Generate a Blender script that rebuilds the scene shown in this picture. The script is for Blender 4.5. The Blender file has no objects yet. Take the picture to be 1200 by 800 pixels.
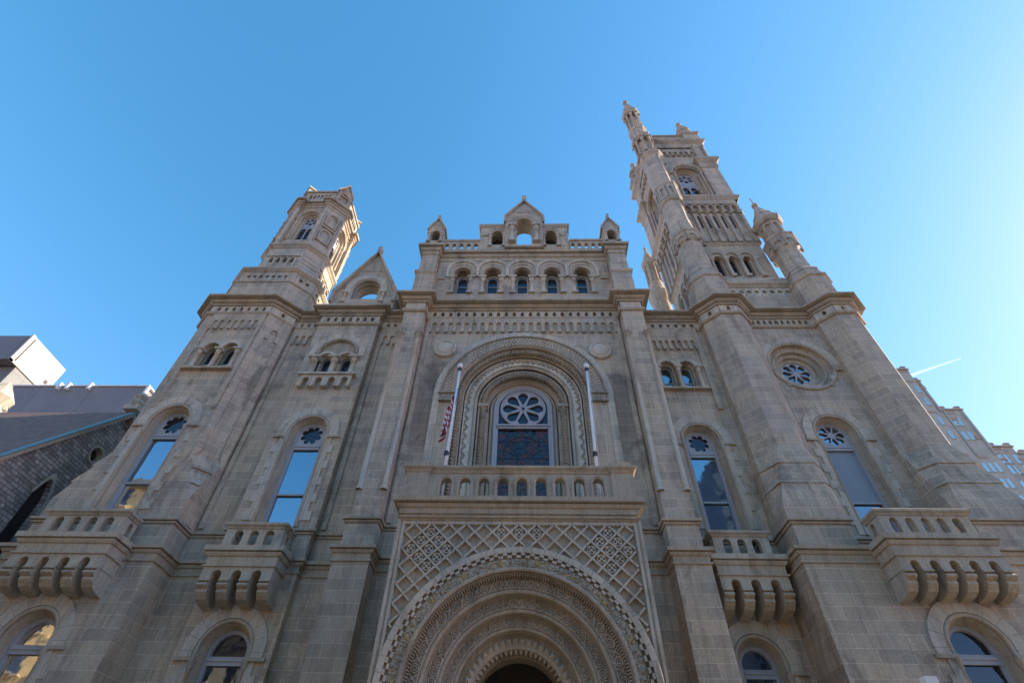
import bpy, math, random
from mathutils import Vector, Matrix
from mathutils.geometry import tessellate_polygon
random.seed(7)
PI = math.pi
sc = bpy.context.scene
col = sc.collection

# ------------------------------------------------------------------ camera
F_PX, PITCH, YAW, ROLL = 598.64, 0.811329885, 0.0371858678, 0.0263523992
cp, sp = math.cos(PITCH), math.sin(PITCH)
r_, f_, u_ = Vector((1, 0, 0)), Vector((0, cp, sp)), Vector((0, -sp, cp))
rz = Matrix.Rotation(YAW, 3, 'Z')
r_, f_, u_ = rz @ r_, rz @ f_, rz @ u_
r2 = math.cos(ROLL) * r_ + math.sin(ROLL) * u_
u2 = -math.sin(ROLL) * r_ + math.cos(ROLL) * u_
cam_d = bpy.data.cameras.new('camera')
cam = bpy.data.objects.new('camera', cam_d)
col.objects.link(cam)
cam_d.sensor_fit = 'HORIZONTAL'
cam_d.sensor_width = 36.0
cam_d.lens = 36.0 * F_PX / 1200.0
cam_d.clip_start, cam_d.clip_end = 0.1, 30000
m3 = Matrix((r2, u2, -f_)).transposed()
cam.matrix_world = Matrix.Translation((0, -22, 1.6)) @ m3.to_4x4()
sc.camera = cam

# ------------------------------------------------------------------ light
SUN_AZ, SUN_EL = math.radians(11.5), math.radians(29)     # azimuth from +X towards +Y
sdir = Vector((math.cos(SUN_AZ) * math.cos(SUN_EL), math.sin(SUN_AZ) * math.cos(SUN_EL), math.sin(SUN_EL)))
w = bpy.data.worlds.new("World"); sc.world = w; w.use_nodes = True
nt = w.node_tree
bg = nt.nodes['Background']
sky = nt.nodes.new('ShaderNodeTexSky'); sky.sky_type = 'NISHITA'; sky.sun_disc = False
sky.sun_elevation = SUN_EL; sky.sun_rotation = PI / 2 - SUN_AZ
sky.air_density = 1.0; sky.dust_density = 0.2; sky.ozone_density = 4.0; sky.altitude = 0
K = .345                                                # photographic colour response of the blue sky, channel by channel
sep = nt.nodes.new('ShaderNodeSeparateColor'); com = nt.nodes.new('ShaderNodeCombineColor'); nt.links.new(sky.outputs[0], sep.inputs[0])
for i, (mul, gam) in enumerate(((.97, 1.36), (.86, .83), (.97, .82))):
    a = nt.nodes.new('ShaderNodeMath'); a.operation = 'MULTIPLY'; a.inputs[1].default_value = K; nt.links.new(sep.outputs[i], a.inputs[0])
    b = nt.nodes.new('ShaderNodeMath'); b.operation = 'POWER'; b.inputs[1].default_value = gam; nt.links.new(a.outputs[0], b.inputs[0])
    c = nt.nodes.new('ShaderNodeMath'); c.operation = 'MULTIPLY'; c.inputs[1].default_value = mul / K; nt.links.new(b.outputs[0], c.inputs[0]); nt.links.new(c.outputs[0], com.inputs[i])
nt.links.new(com.outputs[0], bg.inputs[0]); bg.inputs[1].default_value = 0.15
sl = bpy.data.lights.new('sun', 'SUN'); sl.energy = 4.5; sl.angle = math.radians(0.5); sl.color = (1, .84, .64)
so = bpy.data.objects.new('sun', sl); col.objects.link(so)
so.rotation_euler = sdir.to_track_quat('Z', 'Y').to_euler()
sc.view_settings.view_transform = 'Standard'; sc.view_settings.look = 'None'
sc.view_settings.exposure = 1.3; sc.view_settings.gamma = 1; sc.view_settings.use_curve_mapping = False

# ------------------------------------------------------------------ materials
def base_mat(name, rough=.8, metal=0):
    m = bpy.data.materials.new(name); m.use_nodes = True
    b = m.node_tree.nodes['Principled BSDF']
    b.inputs['Roughness'].default_value = rough; b.inputs['Metallic'].default_value = metal
    return m, m.node_tree, b
def nd(nt, t, **k):
    n = nt.nodes.new(t)
    for a, v in k.items():
        if a in n.inputs: n.inputs[a].default_value = v
        else: setattr(n, a, v)
    return n
def ramp(nt, pts):
    n = nt.nodes.new('ShaderNodeValToRGB'); e = n.color_ramp.elements
    while len(e) < len(pts): e.new(.5)
    for i, (p, c) in enumerate(pts): e[i].position = p; e[i].color = (c[0], c[1], c[2], 1)
    return n
def mixc(nt, typ, fac, a, b):
    n = nt.nodes.new('ShaderNodeMix'); n.data_type = 'RGBA'; n.blend_type = typ
    for s, v in ((0, fac), (6, a), (7, b)):
        if hasattr(v, 'is_linked') or hasattr(v, 'links'): nt.links.new(v, n.inputs[s])
        elif s == 0: n.inputs[s].default_value = v
        else: n.inputs[s].default_value = (v[0], v[1], v[2], 1)
    return n.outputs[2]
def stone(name, c1, c2, mortar, bw, bh, msize=.012, bump=.35, carve=None, speck=.25, rough=.86, offset=.5, spots=()):
    c1, c2, mortar = [tuple(v * q for v, q in zip(c, (1.18, 1.165, 1.11))) for c in (c1, c2, mortar)]
    m, nt, b = base_mat(name, rough)
    uv = nd(nt, 'ShaderNodeUVMap'); tc = nd(nt, 'ShaderNodeTexCoord')
    geo = nd(nt, 'ShaderNodeNewGeometry')
    br = nd(nt, 'ShaderNodeTexBrick', offset=offset)
    br.inputs['Scale'].default_value = 1; br.inputs['Brick Width'].default_value = bw; br.inputs['Row Height'].default_value = bh
    br.inputs['Mortar Size'].default_value = msize; br.inputs['Mortar Smooth'].default_value = .3; br.inputs['Bias'].default_value = 0
    br.inputs['Color1'].default_value = (*c1, 1); br.inputs['Color2'].default_value = (*c2, 1); br.inputs['Mortar'].default_value = (*mortar, 1)
    nt.links.new(uv.outputs[0], br.inputs['Vector'])
    # slow hue drift, weather stains, fine granite speck
    n1 = nd(nt, 'ShaderNodeTexNoise', Scale=.35, Detail=5, Roughness=.6)
    n2 = nd(nt, 'ShaderNodeTexNoise', Scale=14.0, Detail=6, Roughness=.75)
    n3 = nd(nt, 'ShaderNodeTexNoise', Scale=1.3, Detail=7, Roughness=.68)
    mp = nd(nt, 'ShaderNodeMapping'); mp.inputs['Scale'].default_value = (1, 1, .28)
    for n in (n1, n2): nt.links.new(geo.outputs['Position'], n.inputs['Vector'])
    nt.links.new(geo.outputs['Position'], mp.inputs[0]); nt.links.new(mp.outputs[0], n3.inputs['Vector'])
    r1 = ramp(nt, [(.32, (.86, .9, .95)), (.68, (1.1, 1.03, .93))]); nt.links.new(n1.outputs[0], r1.inputs[0])
    r3 = ramp(nt, [(.33, (.66, .65, .64)), (.5, (1, 1, 1)), (.78, (1.12, 1.1, 1.06))]); nt.links.new(n3.outputs[0], r3.inputs[0])
    r2 = ramp(nt, [(.3, (1 - speck,) * 3), (.7, (1 + speck,) * 3)]); nt.links.new(n2.outputs[0], r2.inputs[0])
    c = mixc(nt, 'MULTIPLY', 1, br.outputs[0], r1.outputs[0])
    c = mixc(nt, 'MULTIPLY', .8, c, r3.outputs[0])
    c = mixc(nt, 'MULTIPLY', 1, c, r2.outputs[0])
    n5 = nd(nt, 'ShaderNodeTexNoise', Scale=1.0, Detail=5, Roughness=.6); mp5 = nd(nt, 'ShaderNodeMapping'); mp5.inputs['Scale'].default_value = (5, 5, .22)
    nt.links.new(geo.outputs['Position'], mp5.inputs[0]); nt.links.new(mp5.outputs[0], n5.inputs['Vector'])
    r5 = ramp(nt, [(.36, (.72, .7, .68)), (.5, (1, 1, 1))]); nt.links.new(n5.outputs[0], r5.inputs[0]); c = mixc(nt, 'MULTIPLY', .55, c, r5.outputs[0])
    n4 = nd(nt, 'ShaderNodeTexNoise', Scale=.55, Detail=8, Roughness=.7, Distortion=.6); mp4 = nd(nt, 'ShaderNodeMapping'); mp4.inputs['Scale'].default_value = (1, 1, .5); mp4.inputs['Location'].default_value = (3.7, 1.3, 8.1)
    nt.links.new(geo.outputs['Position'], mp4.inputs[0]); nt.links.new(mp4.outputs[0], n4.inputs['Vector'])
    r4 = ramp(nt, [(.33, (.55, .54, .54)), (.44, (1, 1, 1))]); nt.links.new(n4.outputs[0], r4.inputs[0])
    c = mixc(nt, 'MULTIPLY', .85, c, r4.outputs[0])
    for (x0, z0, rx_, rz_) in spots:                       # sooty damp patches with ragged edges
        mp6 = nd(nt, 'ShaderNodeMapping'); mp6.vector_type = 'TEXTURE'; mp6.inputs['Location'].default_value = (x0, 0, z0); mp6.inputs['Scale'].default_value = (rx_, 30, rz_)
        wn = nd(nt, 'ShaderNodeTexNoise', Scale=.9, Detail=6, Roughness=.7); nt.links.new(geo.outputs['Position'], wn.inputs['Vector'])
        dv = nd(nt, 'ShaderNodeVectorMath', operation='MULTIPLY_ADD'); dv.inputs[1].default_value = (1.6, 0, 2.4); nt.links.new(wn.outputs['Color'], dv.inputs[0]); nt.links.new(geo.outputs['Position'], dv.inputs[2])
        off = nd(nt, 'ShaderNodeVectorMath', operation='SUBTRACT'); off.inputs[1].default_value = (.8, 0, 1.2); nt.links.new(dv.outputs[0], off.inputs[0]); nt.links.new(off.outputs[0], mp6.inputs[0])
        gr = nd(nt, 'ShaderNodeTexGradient', gradient_type='SPHERICAL'); nt.links.new(mp6.outputs[0], gr.inputs[0])
        rg = ramp(nt, [(.0, (1, 1, 1)), (.35, (.6, .59, .6)), (.8, (.5, .49, .5))]); nt.links.new(gr.outputs[0], rg.inputs[0]); c = mixc(nt, 'MULTIPLY', .85, c, rg.outputs[0])
    nt.links.new(c, b.inputs['Base Color'])
    h = nd(nt, 'ShaderNodeMath', operation='MULTIPLY_ADD'); h.inputs[1].default_value = -1.0
    nt.links.new(br.outputs['Fac'], h.inputs[0])
    s = nd(nt, 'ShaderNodeMath', operation='MULTIPLY'); s.inputs[1].default_value = .35
    nt.links.new(n2.outputs[0], s.inputs[0]); nt.links.new(s.outputs[0], h.inputs[2])
    hout = h.outputs[0]
    if carve:
        vo = nd(nt, 'ShaderNodeTexVoronoi', feature='SMOOTH_F1' if carve > 0 else 'F1'); vo.inputs['Scale'].default_value = abs(carve)
        nt.links.new(uv.outputs[0], vo.inputs['Vector'])
        a = nd(nt, 'ShaderNodeMath', operation='MULTIPLY_ADD'); a.inputs[1].default_value = -2.2
        nt.links.new(vo.outputs['Distance'], a.inputs[0]); nt.links.new(hout, a.inputs[2]); hout = a.outputs[0]
    bm = nd(nt, 'ShaderNodeBump'); bm.inputs['Strength'].default_value = bump; bm.inputs['Distance'].default_value = .03
    nt.links.new(hout, bm.inputs['Height']); nt.links.new(bm.outputs[0], b.inputs['Normal'])
    return m
def plain(name, c, rough=.6, metal=0, noise=.12, scale=3, spec=None):
    m, nt, b = base_mat(name, rough, metal)
    geo = nd(nt, 'ShaderNodeNewGeometry'); n = nd(nt, 'ShaderNodeTexNoise', Scale=scale, Detail=5, Roughness=.6)
    nt.links.new(geo.outputs['Position'], n.inputs['Vector'])
    r = ramp(nt, [(.3, [x * (1 - noise) for x in c]), (.7, [min(1, x * (1 + noise)) for x in c])])
    nt.links.new(n.outputs[0], r.inputs[0]); nt.links.new(r.outputs[0], b.inputs['Base Color'])
    return m
def glass(name, c, metal, rough=.03, wav=.009):
    m, nt, b = base_mat(name, rough, metal)
    b.inputs['Base Color'].default_value = (*c, 1)
    geo = nd(nt, 'ShaderNodeNewGeometry'); n = nd(nt, 'ShaderNodeTexNoise', Scale=1.1, Detail=2)
    nt.links.new(geo.outputs['Position'], n.inputs['Vector'])
    bm = nd(nt, 'ShaderNodeBump'); bm.inputs['Strength'].default_value = .5; bm.inputs['Distance'].default_value = wav
    nt.links.new(n.outputs[0], bm.inputs['Height']); nt.links.new(bm.outputs[0], b.inputs['Normal'])
    return m
M = {}
M['stone'] = stone('granite_ashlar', (.42, .362, .29), (.315, .282, .235), (.50, .455, .39), 1.25, .47, msize=.015, bump=.5)
M['sooty'] = stone('sooty_granite_ashlar', (.42, .362, .29), (.315, .282, .235), (.50, .455, .39), 1.25, .47, msize=.015, bump=.5, spots=((-5.6, 19.2, 1.1, 3.6), (5.4, 19.6, 1.1, 3.4), (-5.2, 22.0, .8, 1.6), (-2.6, 10.7, 2.0, .5)))
M['rough'] = M['stone']
M['trim'] = stone('dressed_granite', (.375, .33, .265), (.335, .295, .24), (.25, .22, .18), 1.7, 9.1, msize=.008, bump=.2, speck=.22)
M['ledge'] = stone('balcony_granite', (.41, .37, .305), (.36, .325, .27), (.30, .27, .22), 1.9, 9.3, msize=.007, bump=.25, speck=.25)
M['pale'] = stone('pale_dressed_granite', (.46, .425, .365), (.40, .37, .32), (.26, .24, .2), .42, 9, msize=.012, bump=.2, speck=.15)
M['carve'] = stone('carved_stone', (.37, .335, .28), (.33, .295, .25), (.26, .23, .2), .6, 6, bump=1.0, carve=11)
M['cream'] = stone('cream_stone', (.56, .54, .49), (.50, .48, .43), (.3, .28, .25), .6, 9, msize=.012, bump=.15, speck=.15)
M['fine'] = stone('fine_carved_stone', (.40, .36, .30), (.36, .325, .27), (.3, .27, .23), .6, 6, bump=.9, carve=-24)
M['mosaic'] = stone('coloured_carved_stone', (.36, .345, .32), (.42, .375, .27), (.25, .23, .2), .33, 6, bump=1.0, carve=13, speck=.4)
M['gold'] = plain('ochre_stained_stone', (.40, .31, .15), .8, 0, .35, 6)
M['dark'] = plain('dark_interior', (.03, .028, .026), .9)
M['glassy'] = glass('warm_reflecting_glass', (.75, .75, .72), 1.0)
M['frame'] = plain('blue_grey_painted_wood', (.37, .38, .40), .5, 0, .08, 4)
M['glassb'] = glass('window_glass_bright', (.27, .37, .43), 1.0)
M['glassm'] = glass('window_glass', (.22, .26, .29), .95)
M['glassd'] = glass('dark_window_glass', (.05, .06, .075), .6)
M['blind'] = plain('window_blind', (.23, .27, .30), .35, 0, .06, .7)
M['copper'] = plain('green_copper', (.12, .24, .24), .6, 0, .15)
M['roof'] = None
M['white'] = plain('white_paint', (.78, .77, .75), .35, 0, .04)
M['iron'] = plain('dark_iron', (.05, .05, .055), .5, .4)
def stained():
    m, nt, b = base_mat('stained_glass', .12, 0)
    uv = nd(nt, 'ShaderNodeUVMap'); v = nd(nt, 'ShaderNodeTexVoronoi', feature='F1', Scale=3.2); e = nd(nt, 'ShaderNodeTexVoronoi', feature='DISTANCE_TO_EDGE', Scale=3.2)
    n = nd(nt, 'ShaderNodeTexNoise', Scale=1.1, Detail=1)
    for x in (v, e, n): nt.links.new(uv.outputs[0], x.inputs['Vector'])
    hs = nd(nt, 'ShaderNodeSeparateColor'); nt.links.new(v.outputs['Color'], hs.inputs[0])
    r = ramp(nt, [(0, (.018, .028, .045)), (.45, (.03, .045, .06)), (.62, (.02, .025, .05)), (.72, (.13, .025, .03)), (.9, (.04, .05, .05)), (1, (.10, .03, .035))])
    a = nd(nt, 'ShaderNodeMath', operation='MULTIPLY_ADD'); a.inputs[1].default_value = .75; nt.links.new(n.outputs[0], a.inputs[0])
    s = nd(nt, 'ShaderNodeMath', operation='MULTIPLY'); s.inputs[1].default_value = .5; nt.links.new(hs.outputs[0], s.inputs[0]); nt.links.new(s.outputs[0], a.inputs[2])
    nt.links.new(a.outputs[0], r.inputs[0])
    l = ramp(nt, [(0, (.012, .012, .014)), (.035, (.012, .012, .014)), (.05, (1, 1, 1))]); nt.links.new(e.outputs[0], l.inputs[0])
    nt.links.new(mixc(nt, 'MULTIPLY', 1, r.outputs[0], l.outputs[0]), b.inputs['Base Color'])
    return m
M['stained'] = stained()

# ------------------------------------------------------------------ mesh builder
class MB:
    def __init__(s, xf=None): s.v = []; s.f = []; s.uv = []; s.sm = []; s.xf = xf
    def P(s, p):
        p = Vector(p)
        return tuple(s.xf @ p) if s.xf is not None else tuple(p)
    def face(s, pts, uv=None, smooth=False):
        i = len(s.v); s.v += [s.P(p) for p in pts]; s.f.append(tuple(range(i, i + len(pts)))); s.uv.append(uv); s.sm.append(smooth)
    def box(s, x0, x1, y0, y1, z0, z1):
        a = [(x0, y0, z0), (x1, y0, z0), (x1, y1, z0), (x0, y1, z0), (x0, y0, z1), (x1, y0, z1), (x1, y1, z1), (x0, y1, z1)]
        for q in ((0, 1, 5, 4), (1, 2, 6, 5), (2, 3, 7, 6), (3, 0, 4, 7), (4, 5, 6, 7), (3, 2, 1, 0)): s.face([a[i] for i in q])
    def hull8(s, b, t):                        # bottom ring, top ring of equal length
        n = len(b)
        for i in range(n):
            j = (i + 1) % n; s.face([b[i], b[j], t[j], t[i]])
        s.face(t); s.face(b[::-1])
    def prism(s, poly, z0, z1, top=None):
        b = [(x, y, z0) for x, y in poly]; t = [(x, y, z1) for x, y in (top or poly)]; s.hull8(b, t)
    def plate(s, outer, holes=(), y0=0.0, y1=.3, back=False, sides=True):
        """polygon in (x,z) with holes, front face at y0, sides running to y1"""
        loops = [outer] + list(holes)
        fl = [p for l in loops for p in l]
        tris = tessellate_polygon([[Vector((x, z, 0)) for x, z in l] for l in loops])
        for t in tris:
            p = [fl[k] for k in t]
            ar = (p[1][0] - p[0][0]) * (p[2][1] - p[0][1]) - (p[2][0] - p[0][0]) * (p[1][1] - p[0][1])
            if abs(ar) < 1e-9: continue
            if ar < 0: p = p[::-1]
            s.face([(x, y0, z) for x, z in p])
            if back: s.face([(x, y1, z) for x, z in p[::-1]])
        for k, l in enumerate(loops):
            if k == 0 and not sides: continue
            ar = sum(l[i][0] * l[(i + 1) % len(l)][1] - l[(i + 1) % len(l)][0] * l[i][1] for i in range(len(l)))
            q = list(l)
            if (ar < 0) == (k == 0): q = q[::-1]
            for i in range(len(q)):
                a, b = q[i], q[(i + 1) % len(q)]
                s.face([(a[0], y0, a[1]), (a[0], y1, a[1]), (b[0], y1, b[1]), (b[0], y0, b[1])])
    def sweep(s, path, prof, smooth=False, caps=True):
        """vertical-plane arch sweep. path: (x,z,nx,nz); prof: (r offset along normal, y)"""
        L = 0; pr = []
        for k in range(len(path)):
            if k: L += math.hypot(path[k][0] - path[k - 1][0], path[k][1] - path[k - 1][1])
            pr.append(L)
        d = [0]
        for a, b in zip(prof, prof[1:]): d.append(d[-1] + math.hypot(a[0] - b[0], a[1] - b[1]))
        pt = lambda k, j: (path[k][0] + path[k][2] * prof[j][0], prof[j][1], path[k][1] + path[k][3] * prof[j][0])
        for k in range(len(path) - 1):
            for j in range(len(prof) - 1):
                s.face([pt(k, j), pt(k + 1, j), pt(k + 1, j + 1), pt(k, j + 1)], [(pr[k], d[j]), (pr[k + 1], d[j]), (pr[k + 1], d[j + 1]), (pr[k], d[j + 1])], smooth)
        if caps:
            for k in (0, len(path) - 1): s.face([pt(k, j) for j in range(len(prof))][::1 if k else -1])
    def mould(s, path, prof, closed=False):
        """horizontal moulding along plan polyline; outward = right-hand side; prof: (out, z) from bottom to top"""
        n = len(path); nor = []
        for i in range(n - (0 if closed else 1)):
            a, b = path[i], path[(i + 1) % n]; dx, dy = b[0] - a[0], b[1] - a[1]; l = math.hypot(dx, dy); nor.append((dy / l, -dx / l))
        mit = []
        for i in range(n):
            if closed: a, b = nor[i - 1], nor[i]
            else: a, b = nor[max(i - 1, 0)], nor[min(i, n - 2)]
            k = 1 + a[0] * b[0] + a[1] * b[1]; k = max(k, .25)
            mit.append(((a[0] + b[0]) / k, (a[1] + b[1]) / k))
        pt = lambda i, j: (path[i % n][0] + mit[i % n][0] * prof[j][0], path[i % n][1] + mit[i % n][1] * prof[j][0], prof[j][1])
        for i in range(n if closed else n - 1):
            for j in range(len(prof) - 1): s.face([pt(i, j), pt(i + 1, j), pt(i + 1, j + 1), pt(i, j + 1)])
        if not closed:
            for i in (0, n - 1): s.face([pt(i, j) for j in range(len(prof))][::-1 if i else 1])
        else:
            s.face([pt(i, len(prof) - 1) for i in range(n)])
    def lathe(s, cx, cy, prof, n=12, a0=0):
        for k in range(n):
            a, b = a0 + 2 * PI * k / n, a0 + 2 * PI * (k + 1) / n
            for (r0, z0), (r1, z1) in zip(prof, prof[1:]):
                q = [(cx + r0 * math.cos(a), cy + r0 * math.sin(a), z0), (cx + r0 * math.cos(b), cy + r0 * math.sin(b), z0),
                     (cx + r1 * math.cos(b), cy + r1 * math.sin(b), z1), (cx + r1 * math.cos(a), cy + r1 * math.sin(a), z1)]
                if r0 < 1e-6: q = [q[0]] + q[2:]
                elif r1 < 1e-6: q = q[:3]
                s.face(q, None, n > 10)
    def rope(s, path, R, y, twist=9.0, n=9, lobes=2):
        L = 0; rings = []
        for k in range(len(path)):
            if k: L += math.hypot(path[k][0] - path[k - 1][0], path[k][1] - path[k - 1][1])
            ring = []
            for j in range(n):
                a = 2 * PI * j / n; rr = R * (1 + .36 * math.cos(lobes * a - twist * L))
                ring.append((path[k][0] + path[k][2] * rr * math.cos(a), y + rr * math.sin(a), path[k][1] + path[k][3] * rr * math.cos(a)))
            rings.append(ring)
        for a, b in zip(rings, rings[1:]):
            for j in range(n):
                i = (j + 1) % n; s.face([a[j], b[j], b[i], a[i]], None, True)
    def tube(s, a, b, ra, rb, n=12, caps=True):
        a, b = Vector(a), Vector(b); d = (b - a).normalized(); x = d.orthogonal().normalized(); y = d.cross(x)
        A = [a + (x * math.cos(2 * PI * k / n) + y * math.sin(2 * PI * k / n)) * ra for k in range(n)]
        B = [b + (x * math.cos(2 * PI * k / n) + y * math.sin(2 * PI * k / n)) * rb for k in range(n)]
        for k in range(n):
            j = (k + 1) % n; s.face([A[k], A[j], B[j], B[k]], None, True)
        if caps: s.face(A[::-1]); s.face(B)
    def pyramid_on(s, path_pt, tan, y, w, h, d):   # small pyramid whose base lies on plane y
        x, z, nx, nz = path_pt; tx, tz = tan
        c = [(x + tx * a * w / 2 + nx * b * h / 2, y, z + tz * a * w / 2 + nz * b * h / 2) for a, b in ((-1, -1), (1, -1), (1, 1), (-1, 1))]
        t = (x, y - d, z)
        for i in range(4): s.face([c[i], c[(i + 1) % 4], t])
    def block_on(s, path_pt, tan, y, w, h, d):
        x, z, nx, nz = path_pt; tx, tz = tan
        c = [(x + tx * a * w / 2 + nx * b * h / 2, z + tz * a * w / 2 + nz * b * h / 2) for a, b in ((-1, -1), (1, -1), (1, 1), (-1, 1))]
        A = [(p, y, q) for p, q in c]; B = [(p, y - d, q) for p, q in c]
        for i in range(4): j = (i + 1) % 4; s.face([A[i], A[j], B[j], B[i]])
        s.face(B)
    def build(s, name, mat, parent=None, label=None, kind=None):
        me = bpy.data.meshes.new(name); me.from_pydata(s.v, [], s.f); me.update()
        ul = me.uv_layers.new(name='UVMap'); li = 0
        dat = [0.0] * (2 * len(me.loops))
        for p, uv in zip(me.polygons, s.uv):
            n = p.normal
            if uv is None:
                if abs(n.z) > .85: fn = lambda q: (q.x, q.y)
                else:
                    h = math.hypot(n.x, n.y); tx, ty = -n.y / h, n.x / h
                    fn = lambda q, tx=tx, ty=ty: (q.x * tx + q.y * ty, q.z)
                for k in p.loop_indices:
                    q = me.vertices[me.loops[k].vertex_index].co; a = fn(q); dat[2 * k] = a[0]; dat[2 * k + 1] = a[1]
            else:
                for k, a in zip(p.loop_indices, uv): dat[2 * k] = a[0]; dat[2 * k + 1] = a[1]
        ul.data.foreach_set('uv', dat)
        me.polygons.foreach_set('use_smooth', s.sm)
        if any(s.sm):
            import bmesh
            b = bmesh.new(); b.from_mesh(me); bmesh.ops.remove_doubles(b, verts=b.verts, dist=1e-4); b.to_mesh(me); b.free()
        me.materials.append(M[mat] if isinstance(mat, str) else mat)
        o = bpy.data.objects.new(name, me); col.objects.link(o)
        if parent is not None: o.parent = parent; o.matrix_parent_inverse = parent.matrix_world.inverted()
        if label: o['label'] = label
        if kind: o['kind'] = kind
        return o
def thing(name, label, cat, loc=(0, 0, 0), group=None):
    o = bpy.data.objects.new(name, None); col.objects.link(o); o.location = loc; o.empty_display_size = .5
    o['label'] = label; o['category'] = cat
    if group: o['group'] = group
    bpy.context.view_layer.update()
    return o
def tag(o, label, cat, group=None):
    o['label'] = label; o['category'] = cat
    if group: o['group'] = group
    return o

def arch(cx, zs, r, zb=None, n=28, full=False):
    """path for sweep, left bottom -> over -> right bottom"""
    P = []
    if full: return [(cx + r * math.cos(-PI / 2 - 2 * PI * k / n), zs + r * math.sin(-PI / 2 - 2 * PI * k / n), math.cos(-PI / 2 - 2 * PI * k / n), math.sin(-PI / 2 - 2 * PI * k / n)) for k in range(n + 1)]
    if zb is not None and zb < zs: P.append((cx - r, zb, -1, 0))
    for k in range(n + 1):
        a = PI - PI * k / n; P.append((cx + r * math.cos(a), zs + r * math.sin(a), math.cos(a), math.sin(a)))
    if zb is not None and zb < zs: P.append((cx + r, zb, 1, 0))
    return P
def dense(path, step):
    out = [path[0]]
    for a, b in zip(path, path[1:]):
        l = math.hypot(a[0] - b[0], a[1] - b[1]); k = max(1, int(math.ceil(l / step)))
        for i in range(1, k + 1):
            t = i / k; nx, nz = a[2] + (b[2] - a[2]) * t, a[3] + (b[3] - a[3]) * t; h = math.hypot(nx, nz)
            out.append((a[0] + (b[0] - a[0]) * t, a[1] + (b[1] - a[1]) * t, nx / h, nz / h))
    return out
def along(cx, zs, r, n, a0=0, a1=PI):
    for k in range(n):
        a = a1 - (a1 - a0) * (k + .5) / n
        yield k, (cx + r * math.cos(a), zs + r * math.sin(a), math.cos(a), math.sin(a)), (math.sin(a), -math.cos(a))
def archpoly(cx, zs, r, zb, n=20): return [(x, z) for x, z, _, _ in arch(cx, zs, r, zb, n)]
def circ(cx, cz, r, n=24): return [(cx + r * math.cos(2 * PI * k / n), cz + r * math.sin(2 * PI * k / n)) for k in range(n)]
def flower(cx, cz, ri, ro, lobes, n=96):
    """single scalloped outline"""
    P = []
    for k in range(n):
        a = 2 * PI * k / n; s = abs(math.sin(lobes * a / 2)); P.append((cx + (ri + (ro - ri) * s ** .6) * math.cos(a), cz + (ri + (ro - ri) * s ** .6) * math.sin(a)))
    return P
def petal(cx, cz, a, r0, r1, wd, n=14):
    """teardrop petal hole pointing out at angle a"""
    P = []
    rc = r1 - wd; ca, sa = math.cos(a), math.sin(a)
    P.append((r0, 0))
    for k in range(n + 1):
        t = -PI * .56 + PI * 1.12 * k / n; P.append((rc + wd * math.cos(t), wd * math.sin(t)))
    return [(cx + x * ca - y * sa, cz + x * sa + y * ca) for x, y in P]
def segframe(a, b):
    """matrix mapping local (u, depth, z) onto the wall through plan points a->b (outward = right-hand side)"""
    dx, dy = b[0] - a[0], b[1] - a[1]; l = math.hypot(dx, dy); tx, ty = dx / l, dy / l
    return Matrix(((tx, -ty, 0, a[0]), (ty, tx, 0, a[1]), (0, 0, 1, 0), (0, 0, 0, 1))), l
def wallrun(m, path, z0, z1, holes={}, depth=.45, top=None):
    """vertical wall faces along plan polyline; holes[i]=list of (u,z) loops on segment i"""
    for i in range(len(path) - 1):
        a, b = path[i], path[i + 1]
        if i in holes:
            M4, l = segframe(a, b); k = MB(M4 if m.xf is None else m.xf @ M4)
            k.plate([(0, z0), (l, z0), (l, z1), (0, z1)], holes[i], 0, depth, sides=False)
            for f, uv, s in zip(k.f, k.uv, k.sm): m.f.append(tuple(len(m.v) + q for q in f)); m.uv.append(uv); m.sm.append(s)
            m.v += k.v
        else:
            m.face([(a[0], a[1], z0), (b[0], b[1], z0), (b[0], b[1], z1), (a[0], a[1], z1)])
    if top: m.face([(x, y, z1) for x, y in path + top])

# =====================================================================  GROUND
g = MB(); g.box(-600, 600, -600, 900, -.5, 0); g.build('ground', plain('earth', (.09, .085, .08), .9), kind='structure')
g = MB(); g.box(-600, 600, -31, -13.5, .001, .004); g.build('road', plain('asphalt', (.05, .048, .045), .85, 0, .2, 2), kind='structure')
g = MB(); g.box(-600, 600, -13.5, 2, .001, .13); g.box(-600, 600, -60, -31, .001, .13)
g.build('pavement', stone('pavement_slabs', (.15, .13, .105), (.13, .112, .09), (.2, .18, .15), 1.2, 1.2), kind='structure')
g = MB()
for i in range(-60, 60): g.box(i * 9, i * 9 + 3, -23.08, -22.93, .005, .009)
g.build('lane_markings', 'white', kind='structure')

# =====================================================================  TEMPLE
T = thing('temple_building', 'ornate grey granite temple with two unequal towers and a deep round arched portal', 'building')
def part(m, name, mat='stone', parent=None, label=None, kind=None): return m.build(name, mat, parent or T, label, kind)

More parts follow.
